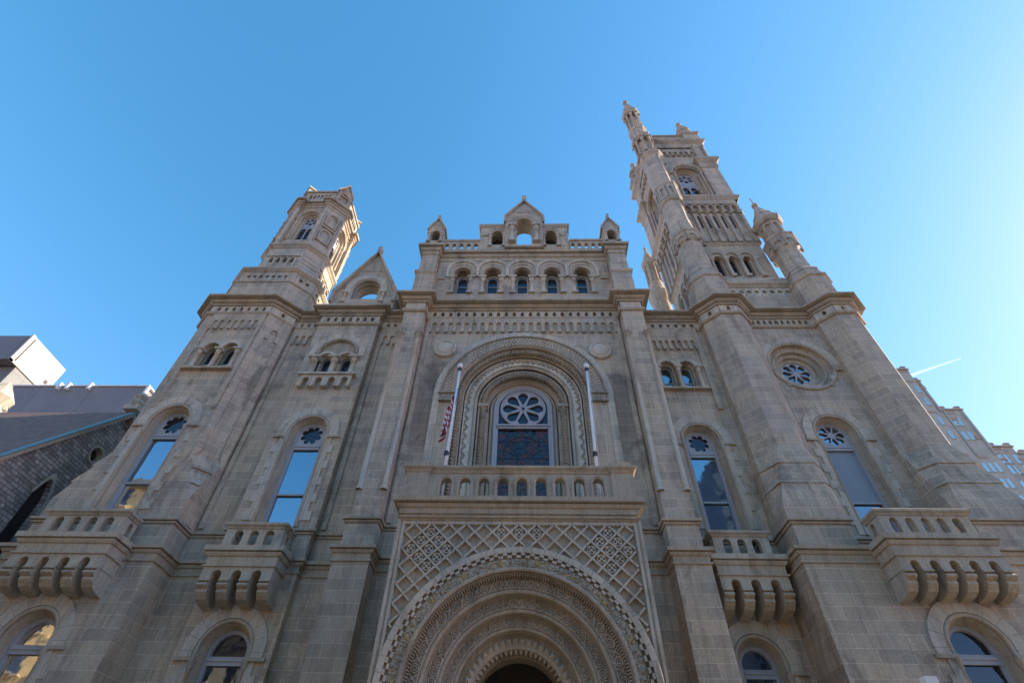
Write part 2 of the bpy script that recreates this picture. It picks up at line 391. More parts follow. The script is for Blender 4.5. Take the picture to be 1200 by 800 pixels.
# ---- walls below the string course
def run(name, path, z0, z1, holes={}, label=None, depth=.5):
    m = MB(); wallrun(m, path, z0, z1, holes, depth); return part(m, name, 'sooty' if name == 'facade_wall' else 'stone', label=label)
LOWZ, S1, S2, FZ, CT = 0.0, 11.24, 12.57, 26.9, 28.2
WIN_LOW = lambda c, r=1.1: archpoly(c, 7.6, r, 3.2)
cxl = -11.75
run('tower_wall', [(-22.35, 30), (-22.35, -.8), (-15.63, -.8), (-15.63, .75)], 0, S1, {1: [WIN_LOW(-19.0 + 22.35)]})
run('recessed_wall', [(-15.63, .75), (-13.75, .75)], 0, S1)
run('bay_wall', [(-13.75, .75), (-13.75, .35), (-9.87, .35), (-9.87, .75)], 0, S1, {1: [WIN_LOW(-11.83 + 13.75)]})
run('recessed_wall', [(-9.87, .75), (-8.0, .75)], 0, S1)
run('pilaster', [(-8.0, .75), (-8.0, -1.0), (-6.45, -1.0), (-6.45, .05)], 0, S1)
run('facade_wall', [(-6.45, .05), (-4.3, .05)], 0, S1)
run('facade_wall', [(3.85, .05), (6.05, .05)], 0, S1)
run('pilaster', [(6.05, .05), (6.05, -1.05), (7.55, -1.05), (7.55, 1.0)], 0, S1)
run('bay_wall', [(7.55, 1.0), (11.12, 1.0)], 0, S1, {0: [WIN_LOW(9.2 - 7.55, .98)]})
run('tower_wall', [(11.12, 1.0), (11.12, -1.3), (22.4, -1.3), (22.4, 30)], 0, S1, {1: [WIN_LOW(16.2 - 11.12)]})
# ---- band between the two string courses
MID = [(-22.25, 30), (-22.25, -.55), (-15.78, -.55), (-15.78, .85), (-13.75, .85), (-13.75, .4), (-9.8, .4), (-9.8, .85), (-7.9, .85), (-7.9, -.8), (-6.5, -.8), (-6.5, 0), (6.1, 0), (6.1, -.85), (7.5, -.85), (7.5, 1.0), (11.45, 1.0), (11.45, -1.0), (13.9, -1.0), (13.9, .75), (19.05, .75), (19.05, -1.1), (22.2, -1.1), (22.2, 30)]
i0 = MID.index((-6.5, 0)); MIDS = [MID[:i0 + 1] + [(-4.8, 0)], [(4.56, 0)] + MID[i0 + 1:]]
for p in MIDS:
    m = MB(); wallrun(m, p, S1, S2); part(m, 'plinth_band', 'stone')
LOW = [(-22.35, 30), (-22.35, -.8), (-15.63, -.8), (-15.63, .75), (-13.75, .75), (-13.75, .35), (-9.87, .35), (-9.87, .75), (-8.0, .75), (-8.0, -1.0), (-6.45, -1.0), (-6.45, .05), (-4.3, .05)]
LOWR = [(3.85, .05), (6.05, .05), (6.05, -1.05), (7.55, -1.05), (7.55, 1.0), (11.12, 1.0), (11.12, -1.3), (22.4, -1.3), (22.4, 30)]
P1 = [(0, 10.55), (.07, 10.55), (.07, 10.63), (.0, 10.66), (.01, 10.88), (.07, 10.9), (.12, 10.98), (.13, 11.01), (.06, 11.03), (.06, 11.05), (.21, 11.06), (.22, 11.2), (.0, 11.3), (-.5, 11.3)]
for p in (LOW, LOWR):
    m = MB(); m.mould(p, P1); part(m, 'string_course', 'trim')
for p in MIDS:
    m = MB(); m.mould(p, [(0, 12.34), (.07, 12.35), (.1, 12.42), (.04, 12.44), (.04, 12.46), (.17, 12.47), (.18, 12.57), (0, 12.66), (-.4, 12.66)]); part(m, 'string_course', 'trim')
m = MB(); m.face([(13.9, -1.3, 11.26), (19.05, -1.3, 11.26), (19.05, .9, 11.26), (13.9, .9, 11.26)]); m.face([(-22.2, -.5, 11.25), (-15.7, -.5, 11.25), (-15.7, .6, 11.25), (-22.2, .6, 11.25)]); part(m, 'balcony_floor', 'trim')

# ---- upper walls
TZ = 18.12
def win_tall(c, r=1.1, zc=TZ): return archpoly(c, zc, r, 12.7)
TWL = [(-22.0, 5.6), (-22.0, .65), (-20.85, -.5), (-16.82, -.5), (-15.65, .65), (-15.65, .92)]
run('tower_wall', TWL, S2, FZ, {2: [win_tall(-18.97 + 20.85), archpoly(-19.2 + 20.85, 23.6, .5, 21.95), archpoly(-18.05 + 20.85, 23.6, .5, 21.95)]}, depth=.7)
run('recessed_wall', [(-15.65, .92), (-13.75, .92)], S2, FZ)
run('bay_wall', [(-13.75, .92), (-13.75, .42), (-9.75, .42), (-9.75, .92)], S2, FZ, {1: [win_tall(cxl + 13.75), archpoly(-11.8 + 13.75, 24.1, 1.32, 22.2)]}, depth=.35)
run('recessed_wall', [(-9.75, .92), (-7.8, .92)], S2, FZ)
run('pilaster', [(-7.8, .92), (-7.8, -.75), (-6.5, -.75), (-6.5, 0)], S2, FZ)
GX, GZ = -.12, 20.45
run('facade_wall', [(-6.5, 0), (6.15, 0)], S2, FZ, {0: [archpoly(GX + 6.5, GZ, 4.72, 12.6, 40)]}, depth=.15)
run('pilaster', [(6.15, 0), (6.15, -.8), (7.5, -.8), (7.5, 1.0)], S2, FZ)
run('bay_wall', [(7.5, 1.0), (11.65, 1.0)], S2, FZ, {0: [win_tall(9.5 - 7.5, 1.05, 18.15), archpoly(8.76 - 7.5, 23.55, .46, 21.75), archpoly(9.98 - 7.5, 23.55, .46, 21.75)]}, depth=.55)
RW = .75
run('tower_buttress', [(11.65, 1.0), (11.65, .42), (12.57, -.5), (13.8, -.5), (14.65, .35), (14.65, RW)], S2, FZ)
run('tower_wall', [(14.65, RW), (19.05, RW)], S2, FZ, {0: [win_tall(16.72 - 14.65, 1.15, 18.45), circ(16.75 - 14.65, 23.4, 1.78, 30)]}, depth=.5)
run('tower_buttress', [(19.05, RW), (19.05, .35), (19.9, -.5), (21.05, -.5), (22.0, .45), (22.0, 30)], S2, FZ)

# broaches at the feet of the chamfered corners
def broach(ring0, ring1, z0, z1, name='broach'):
    m = MB(); n = len(ring0)
    for i in range(n - 1):
        a, b, c, d = (*ring0[i], z0), (*ring0[i + 1], z0), (*ring1[i + 1], z1), (*ring1[i], z1)
        m.face([a, b, c]) if ring1[i] == ring1[i + 1] else m.face([a, b, c, d])
    # three little weathering steps
    part(m, name, 'stone')
    return m
def loft(rings, name='broach'):
    m = MB()
    for (p0, z0), (p1, z1) in zip(rings, rings[1:]):
        for i in range(len(p0) - 1): m.face([(*p0[i], z0), (*p0[i + 1], z0), (*p1[i + 1], z1), (*p1[i], z1)])
    return part(m, name, 'stone')
lerp = lambda a, b, t: (a[0] + (b[0] - a[0]) * t, a[1] + (b[1] - a[1]) * t)
def chamfer_broach(A, Pc, B, z0, z1, steps=3):
    """square corner Pc cut back to chamfer A-B in overlapping sloped slabs"""
    ring = lambda t: [A, lerp(Pc, A, t), lerp(Pc, B, t), B]
    rings = [(ring(.001), z0), (ring(.001), z0 + .9)]; h = (z1 - z0 - .9) / steps
    for k in range(steps):
        t1 = (k + 1) / steps; z = z0 + .9 + h * (k + 1); rings.append((ring(min(.999, t1)), z))
        if k < steps - 1: rings.append((ring(t1 - .12), z + .01))
    loft(rings)
eps = .006
chamfer_broach((-16.82, -.5 - eps), (-15.78, -.52), (-15.65 + eps, .66), 12.66, 16.2)
chamfer_broach((-22.0 - eps, .66), (-22.25, -.52), (-20.85, -.5 - eps), 12.66, 16.2)
def buttress_foot(b, t, z0, zs, z1, n=3):
    rings = [(b, z0), (b, zs)]
    for k in range(1, n + 1):
        u = k / n; rings.append(([lerp(p, r, u ** .9) for p, r in zip(b, t)], zs + (z1 - zs) * u))
        if k < n: rings.append(([lerp(p, r, u ** .9 - .1) for p, r in zip(b, t)], zs + (z1 - zs) * u + .012))
    loft(rings, 'buttress_foot')
buttress_foot([(11.42, 1.0), (11.42, .2), (11.42, -.95), (13.86, -.95), (14.0, -.9), (14.6, .6)], [(11.64, 1.0), (11.64, .42), (12.57, -.51), (13.8, -.51), (14.66, .35), (14.66, .6)], 12.66, 13.3, 16.8)
buttress_foot([(19.0, .6), (19.0, -.7), (19.05, -1.05), (22.1, -1.05), (22.15, -.9), (22.15, 1.0)], [(19.04, .6), (19.04, .35), (19.9, -.51), (21.05, -.51), (22.01, .45), (22.01, 1.0)], 12.66, 13.3, 16.8)

# recessed panel on the chamfer of the left tower
def panel_frame(m, x0, x1, z0, zt, zar, n, y, th=.12, side=.25, tooth=.5, topz=None, legs=None, corbel=True):
    """raised flat frame: side strips and an arcaded head with n little arches; y = wall plane"""
    topz = topz or zt; P = []
    w = (x1 - x0) / n; r = w * (1 - tooth) / 2 if False else w * .27
    P.append((x0 - side, topz)); P.append((x0 - side, z0)); P.append((x0, z0)); P.append((x0, zar))
    for k in range(n):
        c = x0 + w * (k + .5)
        P.append((c - r, zar)) if k else P.append((c - r, zar))
        P.append((c - r, zt - r))
        for i in range(1, 8):
            a = PI - PI * i / 8; P.append((c + r * math.cos(a), zt - r + r * math.sin(a)))
        P.append((c + r, zt - r)); P.append((c + r, zar))
    P += [(x1, zar), (x1, z0), (x1 + side, z0), (x1 + side, topz)]
    Q = [P[0]]
    for p in P[1:]:
        if math.hypot(p[0] - Q[-1][0], p[1] - Q[-1][1]) > 1e-5: Q.append(p)
    m.plate(Q, [], y - th, y + .02)
    if corbel:
        for k in range(n + 1):
            c0, c1 = x0 + w * k - (w / 2 - r) * .9, x0 + w * k + (w / 2 - r) * .9
            if k == 0: c0 = x0 + .01
            if k == n: c1 = x1 - .01
            if c1 - c0 > .04: m.box(c0, c1, y - th - .06, y, zar - .02, zar + .17)
m = MB(); panel_frame(m, -6.12, 5.82, 15.3 if False else 12.7, 26.45, 25.55, 23, 0, topz=FZ + .02, side=.24); part(m, 'corbel_table', 'stone', label='corbel table of small arches above the great arch')
m = MB(); panel_frame(m, -20.2, -17.1, 19.0, 26.2, 25.4, 7, -.5, topz=FZ + .02, side=.2, th=.09); part(m, 'corbel_table', 'stone')
m = MB(); panel_frame(m, -15.3, -14.0, 12.8, 26.2, 25.4, 3, .92, topz=FZ + .02, side=.22); part(m, 'corbel_table', 'stone')
m = MB(); panel_frame(m, -9.4, -8.1, 12.8, 26.2, 25.4, 3, .92, topz=FZ + .02, side=.22); part(m, 'corbel_table', 'stone')
m = MB(); panel_frame(m, 8.1, 10.95, 20.2, 25.8, 25.0, 7, 1.0, topz=FZ + .02, side=.3, th=.14); part(m, 'corbel_table', 'stone')
Mc, lc = segframe((-16.82, -.5), (-15.65, .65)); m = MB(Mc)
m.plate([(0, FZ), (0, 15.5), (.38, 16.6), (.38, 24.9), (.62, 24.9), (.62, 25.5), (.72, 25.8), (.92, 25.8), (1.02, 25.5), (1.02, 24.9), (1.26, 24.9), (1.26, 16.6), (lc, 15.5), (lc, FZ)], [], -.09, .02); part(m, 'chamfer_panel', 'stone')

# ---- frieze with little arched openings and main cornice
UP = [(-22.0, 5.6), (-22.0, .65), (-20.85, -.5), (-16.82, -.5), (-15.65, .65), (-15.65, .92), (-13.75, .92), (-13.75, .42), (-9.75, .42), (-9.75, .92), (-7.8, .92), (-7.8, -.75), (-6.5, -.75), (-6.5, 0), (6.15, 0), (6.15, -.8), (7.5, -.8), (7.5, 1.0), (11.65, 1.0), (11.65, .42), (12.57, -.5), (13.8, -.5), (14.65, .35), (14.65, RW), (19.05, RW), (19.05, .35), (19.9, -.5), (21.05, -.5), (22.0, .45), (22.0, 9)]
m = MB(); m.mould(UP, [(0, 26.78), (.1, 26.8), (.17, 26.9), (.17, 26.98), (.08, 27.04), (.04, 27.04)]); part(m, 'frieze_moulding', 'trim')
counts = {2: 7, 3: 1, 5: 3, 7: 7, 9: 3, 13: 23, 17: 7, 19: 1, 20: 1, 23: 10, 25: 1, 26: 1}
m = MB()
for i in range(len(UP) - 1):
    a, b = UP[i], UP[i + 1]; Ms, l = segframe(a, b); k = MB(Ms); hs = []
    n = counts.get(i, 0)
    if n:
        mg = .25 if n > 1 else 0; wd = (l - 2 * mg) / n
        hs = [archpoly(mg + wd * (j + .5), 27.44, .115, 27.16, 8) for j in range(n)]
    k.plate([(0, 27.03), (l, 27.03), (l, 27.75), (0, 27.75)], hs, -.04, .28, sides=False)
    m.f += [tuple(len(m.v) + q for q in f) for f in k.f]; m.v += k.v; m.uv += k.uv; m.sm += k.sm
    if n: m.face([tuple(Ms @ Vector(p)) for p in ((.1, .27, 27.04), (l - .1, .27, 27.04), (l - .1, .27, 27.74), (.1, .27, 27.74))])
part(m, 'arcaded_frieze', 'pale')
CP = [(.0, 27.66), (.15, 27.66), (.17, 27.7), (.17, 27.76), (.06, 27.8), (.06, 27.83), (.2, 27.86), (.29, 27.92), (.33, 27.98), (.33, 28.04), (.2, 28.07), (.2, 28.1), (.6, 28.12), (.64, 28.15), (.64, 28.27), (.3, 28.35), (-.9, 28.35)]
m = MB(); m.mould(UP, CP); part(m, 'main_cornice', 'trim')
m = MB(); m.box(-21.6, 21.6, .95, 5.59, 27.4, 28.32); m.box(-15, 21.6, 5.6, 9, 27.4, 28.3); part(m, 'roof', 'trim')
m = MB(); m.box(-21.3, 21.3, 5.61, 34, 0, 23.5); part(m, 'rear_body', 'stone')

# colonettes on the pilaster edges
for x, y in ((-7.74, -.75), (-6.58, -.75), (6.22, -.8), (7.42, -.8)):
    m = MB(); m.lathe(x, y, [(.16, 14.0), (.17, 14.1), (.12, 14.2), (.115, 24.1), (.15, 24.15), (.12, 24.2)], 14)
    o = part(m, 'colonette', 'pale')
    m = MB(); m.lathe(x, y, [(.12, 24.2), (.15, 24.35), (.24, 24.6), (.25, 24.66), (.28, 24.66), (.28, 24.78), (0, 24.78)], 8); m.build('capital', 'fine', o)
    for k in range(8):
        pass

# ---- generic round arched window with label, impost, roll, frame, tracery
def quoins(m, cx, y, r, z0, z1, side, h=.47, w0=.28, w1=.5):
    z = z1; k = 0
    while z - h > z0:
        w = w1 if k % 2 else w0
        for s in (side,):
            a, b = sorted((cx + s * r, cx + s * (r + w))); m.box(a, b, y - .045 - .003 * (k % 2), y + .02, z - h + .006, z)
        z -= h; k += 1
def arch_window(cx, Y, zc, zimp, zsill, gl, glow=None, r=1.1, label=None, style='flower', sash=None, rl=None, tz=None):
    rl = rl or r + .55
    W = MB()                                             # label of voussoirs
    W.sweep(arch(cx, zc, r + .06, zimp), [(rl - r - .06, Y + .02), (rl - r - .06, Y - .07), (.0, Y - .07), (0, Y + .03)])
    lab = part(W, 'window', 'pale', label=label)
    for s in (-1, 1):
        m = MB(); a, b = sorted((cx + s * (r - .12), cx + s * (rl + .14))); m.box(a, b, Y - .13, Y + .02, zimp - .13, zimp); m.build('impost', 'trim', lab)
    for s in (-1, 1): m = MB(); quoins(m, cx, Y, r + .02, zsill, zimp - .13, s); m.build('quoins', 'pale', lab)
    m = MB()
    for q, rr, yy in ((r - .03, .085, Y - .01),):
        p = arch(cx, zc, q, zimp - .0, 24)
        m.sweep(p, [(rr * math.cos(t), yy + rr * math.sin(t)) for t in [PI * .0 - k * PI / 6 for k in range(7)]], True)
    m.sweep(arch(cx, zc, r - .14, zsill, 24), [(.1, Y + .03), (.0, Y + .06), (-.14, Y + .38), (-.14, Y + .5)])
    m.build('reveal', 'trim', lab)
    for s in (-1, 1):
        m = MB(); x = cx + s * (r - .03)
        m.lathe(x, Y + .0, [(.1, zsill), (.08, zsill + .2), (.075, zimp - .45), (.1, zimp - .42), (.1, zimp - .38), (.16, zimp - .14), (.16, zimp - .1)], 12)
        m.build('colonette', 'trim', lab)
    # painted frame
    rg = r - .42; yf = Y + .42; tz = tz or zc - .6; m = MB()
    m.sweep(arch(cx, zc, rg, zsill, 24), [(.17, yf + .15), (.17, yf - .02), (.1, yf - .02), (.1, yf + .02), (.03, yf + .02), (0, yf + .1), (0, yf + .2)])
    m.box(cx - rg - .02, cx + rg + .02, yf - .04, yf + .12, tz - .1, tz - .02); m.box(cx - rg - .02, cx + rg + .02, yf + .02, yf + .12, tz - .02, tz + .07); m.box(cx - rg - .02, cx + rg + .02, yf - .0, yf + .1, tz - .25, tz - .1)
    if sash: m.box(cx - rg, cx + rg, yf + .06, yf + .16, sash - .05, sash + .04)
    m.build('frame', 'frame', lab)
    if style == 'flower':
        rc = rg - .02; cz = tz + .07 + rc * .98
        outer = [(cx - rg, tz + .05)] + [(x, z) for x, z, _, _ in arch(cx, zc, rg + .01, None, 22)] + [(cx + rg, tz + .05)]
        m = MB(); m.plate(outer, [flower(cx, cz, rc * .6, rc * .9, 8)] if True else [], yf + .06, yf + .13); m.build('tracery', 'frame', lab)
    elif style == 'rose':
        rc = rg - .02; cz = tz + .07 + rc * .98; hs = [petal(cx, cz, PI / 2 + 2 * PI * k / 8, rc * .2, rc * .94, rc * .235) for k in range(8)]
        outer = [(cx - rg, tz + .05)] + [(x, z) for x, z, _, _ in arch(cx, zc, rg + .01, None, 22)] + [(cx + rg, tz + .05)]
        m = MB(); m.plate(outer, hs, yf + .06, yf + .13); m.build('tracery', 'frame', lab)
    m = MB(); m.face([(cx - rg, yf + .17, tz), (cx + rg, yf + .17, tz), (cx + rg, yf + .17, zc), *[(x, yf + .17, z) for x, z, _, _ in arch(cx, zc, rg, None, 16)[::-1]][1:-1], (cx - rg, yf + .17, zc)]); m.build('pane', gl, lab)
    m = MB(); zz = sash or zsill
    m.face([(cx - rg, yf + .13, zz), (cx + rg, yf + .13, zz), (cx + rg, yf + .13, tz), (cx - rg, yf + .13, tz)]); m.build('pane', glow or gl, lab)
    if sash:
        m = MB(); m.face([(cx - rg, yf + .19, zsill), (cx + rg, yf + .19, zsill), (cx + rg, yf + .19, sash), (cx - rg, yf + .19, sash)]); m.build('pane', 'glassy' if cx < -15 else {'blind': 'glassm', 'glassm': 'glassm', 'glassd': 'glassd'}.get(glow or gl, 'glassb'), lab)
        m = MB(); m.box(cx - rg, cx + rg, yf + .14, yf + .22, zsill, zsill + .12); m.build('sill', 'frame', lab)
    return lab
arch_window(-18.97, -.5, TZ, 17.88, 12.7, 'glassd', 'glassb', label='tall arched window above the big left balcony', sash=14.7)
arch_window(cxl, .42, TZ, 17.86, 12.7, 'glassd', 'glassb', label='tall arched window above the small left balcony', sash=14.65)
arch_window(9.5, 1.0, TZ + .03, 17.9, 12.7, 'glassd', 'glassb', r=1.05, label='tall arched window above the small right balcony', sash=14.72)
arch_window(16.72, RW, 18.45, 18.02, 12.7, 'glassb', 'blind', r=1.15, label='tall arched window with dark blind above the big right balcony', style='rose', sash=14.6)
arch_window(-19.0, -.8, 7.6, 7.34, 3.2, 'glassy', 'glassy', style=None, label='low arched window under the big left balcony', tz=7.42)
arch_window(-11.83, .35, 7.6, 7.34, 3.2, 'glassd', 'glassm', style=None, label='low arched window under the small left balcony', tz=7.42)
arch_window(9.2, 1.0, 7.6, 7.32, 3.2, 'glassm', 'glassm', r=.98, style=None, label='low arched window under the small right balcony', tz=7.42)
arch_window(16.2, -1.3, 7.6, 7.36, 3.2, 'glassd', 'glassd', style=None, label='low arched window under the big right balcony', tz=7.42)

def column(root, x, y, z0, z1, r=.12, mat='pale'):
    m = MB(); h = z1 - z0
    m.box(x - r * 1.7, x + r * 1.7, y - r * 1.7, y + r * 1.7, z0, z0 + h * .06)
    m.lathe(x, y, [(r * 1.6, z0 + h * .06), (r * 1.6, z0 + h * .09), (r * 1.15, z0 + h * .13), (r, z0 + h * .15), (r * .95, z1 - h * .25), (r * 1.25, z1 - h * .24), (r * 1.25, z1 - h * .22), (r, z1 - h * .2), (r * 1.6, z1 - h * .08)], 12)
    m.box(x - r * 1.9, x + r * 1.9, y - r * 1.9, y + r * 1.9, z1 - h * .08, z1)
    return m.build('colonette', mat, root)
def twin_window(cs, Y, zs, zsill, r, rl, colx, label, back=.6, colr=.12, xs=None):
    W = MB(); n = len(cs); mid = [(cs[i] + cs[i + 1]) / 2 for i in range(n - 1)]
    P = []
    outline = []
    for i, c in enumerate(cs):                           # one plate with overlapping rings
        a0 = PI; a1 = 0
        lim = (cs[1] - cs[0]) / 2 if n > 1 else rl
        aa = math.acos(min(1, lim / rl)) if n > 1 else 0
        s = PI if i == 0 else PI - aa; e = 0 if i == n - 1 else aa
        for k in range(19):
            a = s + (e - s) * k / 18; outline.append((c + rl * math.cos(a), zs + rl * math.sin(a)))
    outline.append((cs[-1] + rl, zs - .03)); inner = []
    for c in reversed(cs):
        inner.append((c + r, zs - .03))
        for k in range(19):
            a = PI * k / 18; inner.append((c + r * math.cos(a), zs + r * math.sin(a)))
        inner.append((c - r, zs - .03))
    outline += inner; outline.append((cs[0] - rl, zs - .03))
    W.plate(outline, [], Y - .07, Y + .04); W2 = part(W, 'window', 'pale', label=label)
    for c in cs:
        m = MB(); m.sweep(arch(c, zs, r * .98, zsill), [(.0, Y), (.0, Y + .25), (-.1, Y + .25), (-.1, Y + back)]); m.build('reveal', 'trim', W2)
        m = MB(); q = r * .98 - .1; m.sweep(arch(c, zs, q - .05, zsill), [(.05, Y + back - .1), (.0, Y + back - .1), (0, Y + back)]); m.box(c - q, c + q, Y + back - .05, Y + back + .02, (zs + zsill) / 2 - .03, (zs + zsill) / 2 + .03); m.build('frame', 'frame', W2)
        m = MB(); m.face([(c - q, Y + back, zsill), (c + q, Y + back, zsill), *[(x, Y + back, z) for x, z, _, _ in arch(c, zs, q, None, 14)[::-1]]]); m.build('pane', 'glassd' if Y < .5 else 'glassb', W2)
    for x in colx: column(W2, x, Y - .02, zsill, zs - .0, colr)
    m = MB(); m.box(min(colx) - .35, max(colx) + .35, Y - .26, Y + .1, zsill - .13, zsill); m.build('sill', 'trim', W2)
    return W2
twin_window([-19.2, -18.05], -.5, 23.6, 21.95, .5, .74, (-19.78, -18.62, -17.46), 'twin arched window high on the left tower')
twin_window([8.76, 9.98], 1.0, 23.55, 21.75, .46, .72, (8.14, 9.37, 10.6), 'twin arched window beside the right buttress')
# window of the left bay: two lights under one carved arch
bx, bz, by = -11.8, 24.1, .42
W = MB(); W.sweep(arch(bx, bz, 1.36, 23.86), [(.38, by + .02), (.38, by - .08), (0, by - .08), (0, by + .02)]); bw = part(W, 'window', 'pale', label='twin arched window with carved tympanum on the left bay')
m = MB(); m.sweep(arch(bx, bz, 1.16, 23.86), [(.2, by - .04), (.1, by - .1), (0, by - .04), (0, by + .2)]); m.build('archivolt', 'fine', bw)
m = MB()
for k, p, t in along(bx, bz, 1.27, 40): m.block_on(p, t, by - .05, .06, .12, .08)
m.build('dentils', 'pale', bw)
m = MB(); m.plate([(x, z) for x, z, _, _ in arch(bx, bz, 1.18, 23.86, 20)], [archpoly(bx - .62, 23.72, .46, 23.87 - .005), archpoly(bx + .62, 23.72, .46, 23.87 - .005)] if False else [], by + .14, by + .5); 
m = MB(); m.face([(x, by + .1, z) for x, z, _, _ in arch(bx, bz, 1.18, 24.2, 20)][::-1]); m.build('tympanum', 'fine', bw)
for c in (bx - .62, bx + .62):
    m = MB(); m.sweep(arch(c, 23.75, .44, 22.2), [(.17, by + .12), (.17, by + .0), (0, by + .0), (0, by + .3), (-.12, by + .3), (-.12, by + .6)]); m.build('arch_ring', 'pale', bw)
    m = MB(); m.box(c - .34, c + .34, by + .55, by + .62, 22.95, 23.02); m.sweep(arch(c, 23.75, .28, 22.2), [(.06, by + .5), (0, by + .5), (0, by + .6)]); m.build('frame', 'frame', bw)
    m = MB(); m.face([(c - .35, by + .6, 22.2), (c + .35, by + .6, 22.2), *[(x, by + .6, z) for x, z, _, _ in arch(c, 23.75, .35, None, 14)[::-1]]]); m.build('pane', 'glassd', bw)
m = MB(); m.face([(bx - 1.32, by + .36, 22.2), (bx + 1.32, by + .36, 22.2), (bx + 1.32, by + .36, 22.3), (bx - 1.32, by + .36, 22.3)])
for s in (-1, 1): m.box(*sorted((bx + s * 1.06, bx + s * 1.33)), by + .1, by + .3, 22.2, 23.9)
m.build('jamb', 'trim', bw)
for x in (bx - 1.25, bx, bx + 1.25): column(bw, x, by + .0, 22.2, 23.75, .17)
m = MB(); m.box(bx - 1.7, bx + 1.7, by - .42, by + .1, 22.06, 22.2)
P = [(bx - 1.55, 22.06), (bx - 1.55, 21.3)]
for k in range(4):
    c = bx - 1.55 + 3.1 * (k + .5) / 4; q = .2
    P += [(c - q, 21.3), (c - q, 21.7)] + [(c + q * math.cos(PI - PI * i / 8), 21.7 + q * math.sin(PI - PI * i / 8)) for i in range(1, 8)] + [(c + q, 21.7), (c + q, 21.3)]
P += [(bx + 1.55, 21.3), (bx + 1.55, 22.06)]
m.plate(P, [], by - .3, by)
for k in range(5):
    w0 = bx - 1.55 + 3.1 * k / 4 - .19; m.box(max(w0, bx - 1.55) + .01, min(w0 + .38, bx + 1.55) - .01, by - .33, by, 21.2, 21.36)
m.build('sill', 'pale', bw)

# rose window of the right tower
rx, rzc, ry = 16.75, 23.4, RW
W = MB(); W.sweep(arch(rx, rzc, 1.95, 23.0, 36), [(.42, ry + .02), (.42, ry - .06), (.08, ry - .06), (0, ry - .1), (0, ry + .02)]); rw = part(W, 'rose_window', 'pale', label='round wheel window high on the right tower')
m = MB()
for rr, yy, q in ((1.88, ry - .02, .1), (1.5, ry + .28, .1), (1.22, ry + .5, .08)):
    m.sweep(arch(rx, rzc, rr, None, 40, True), [(q * math.cos(t), yy + q * math.sin(t)) for t in [PI * .2 - k * PI / 5 for k in range(7)]], True)
m.sweep(arch(rx, rzc, 1.45, None, 40, True), [(.35, ry), (.3, ry + .2), (.02, ry + .3), (-.05, ry + .42), (-.32, ry + .5), (-.34, ry + .62), (-.54, ry + .66), (-.56, ry + .85)])
m.build('moulding', 'trim', rw)
for s in (-1, 1): m = MB(); m.box(*sorted((rx + s * 1.75, rx + s * 2.65)), ry - .14, ry + .02, 22.95, 23.42); m.build('impost', 'fine', rw)
m = MB(); m.box(rx - 1.75, rx + 1.75, ry - .05, ry + .02, 22.2, 22.95); m.box(rx - 1.2, rx + 1.2, ry - .1, ry + .02, 21.55, 22.2) if False else None; 
m = MB(); m.plate([(rx - 1.8, 22.95), (rx - 1.8, 22.6), (rx - 1.35, 22.6), (rx - 1.35, 21.8), (rx + 1.35, 21.8), (rx + 1.35, 22.6), (rx + 1.8, 22.6), (rx + 1.8, 22.95), (rx + 1.78, 23.2)] + [(rx + 1.8 * math.cos(-a), rzc + 1.8 * math.sin(-a)) for a in [.12 + k * (PI - .24) / 20 for k in range(21)]] + [(rx - 1.78, 23.2)], [], ry - .07, ry + .01); m.build('apron', 'pale', rw)
m = MB(); R = .9
m.plate(circ(rx, rzc, R, 40), [petal(rx, rzc, PI / 2 + 2 * PI * k / 8, R * .19, R * .93, R * .235) for k in range(8)], ry + .72, ry + .84); m.build('tracery', 'frame', rw)
m = MB(); m.face([(x, ry + .86, z) for x, z in circ(rx, rzc, R + .05, 32)]); m.build('pane', 'glassm', rw)
for s in (-1, 1): pass

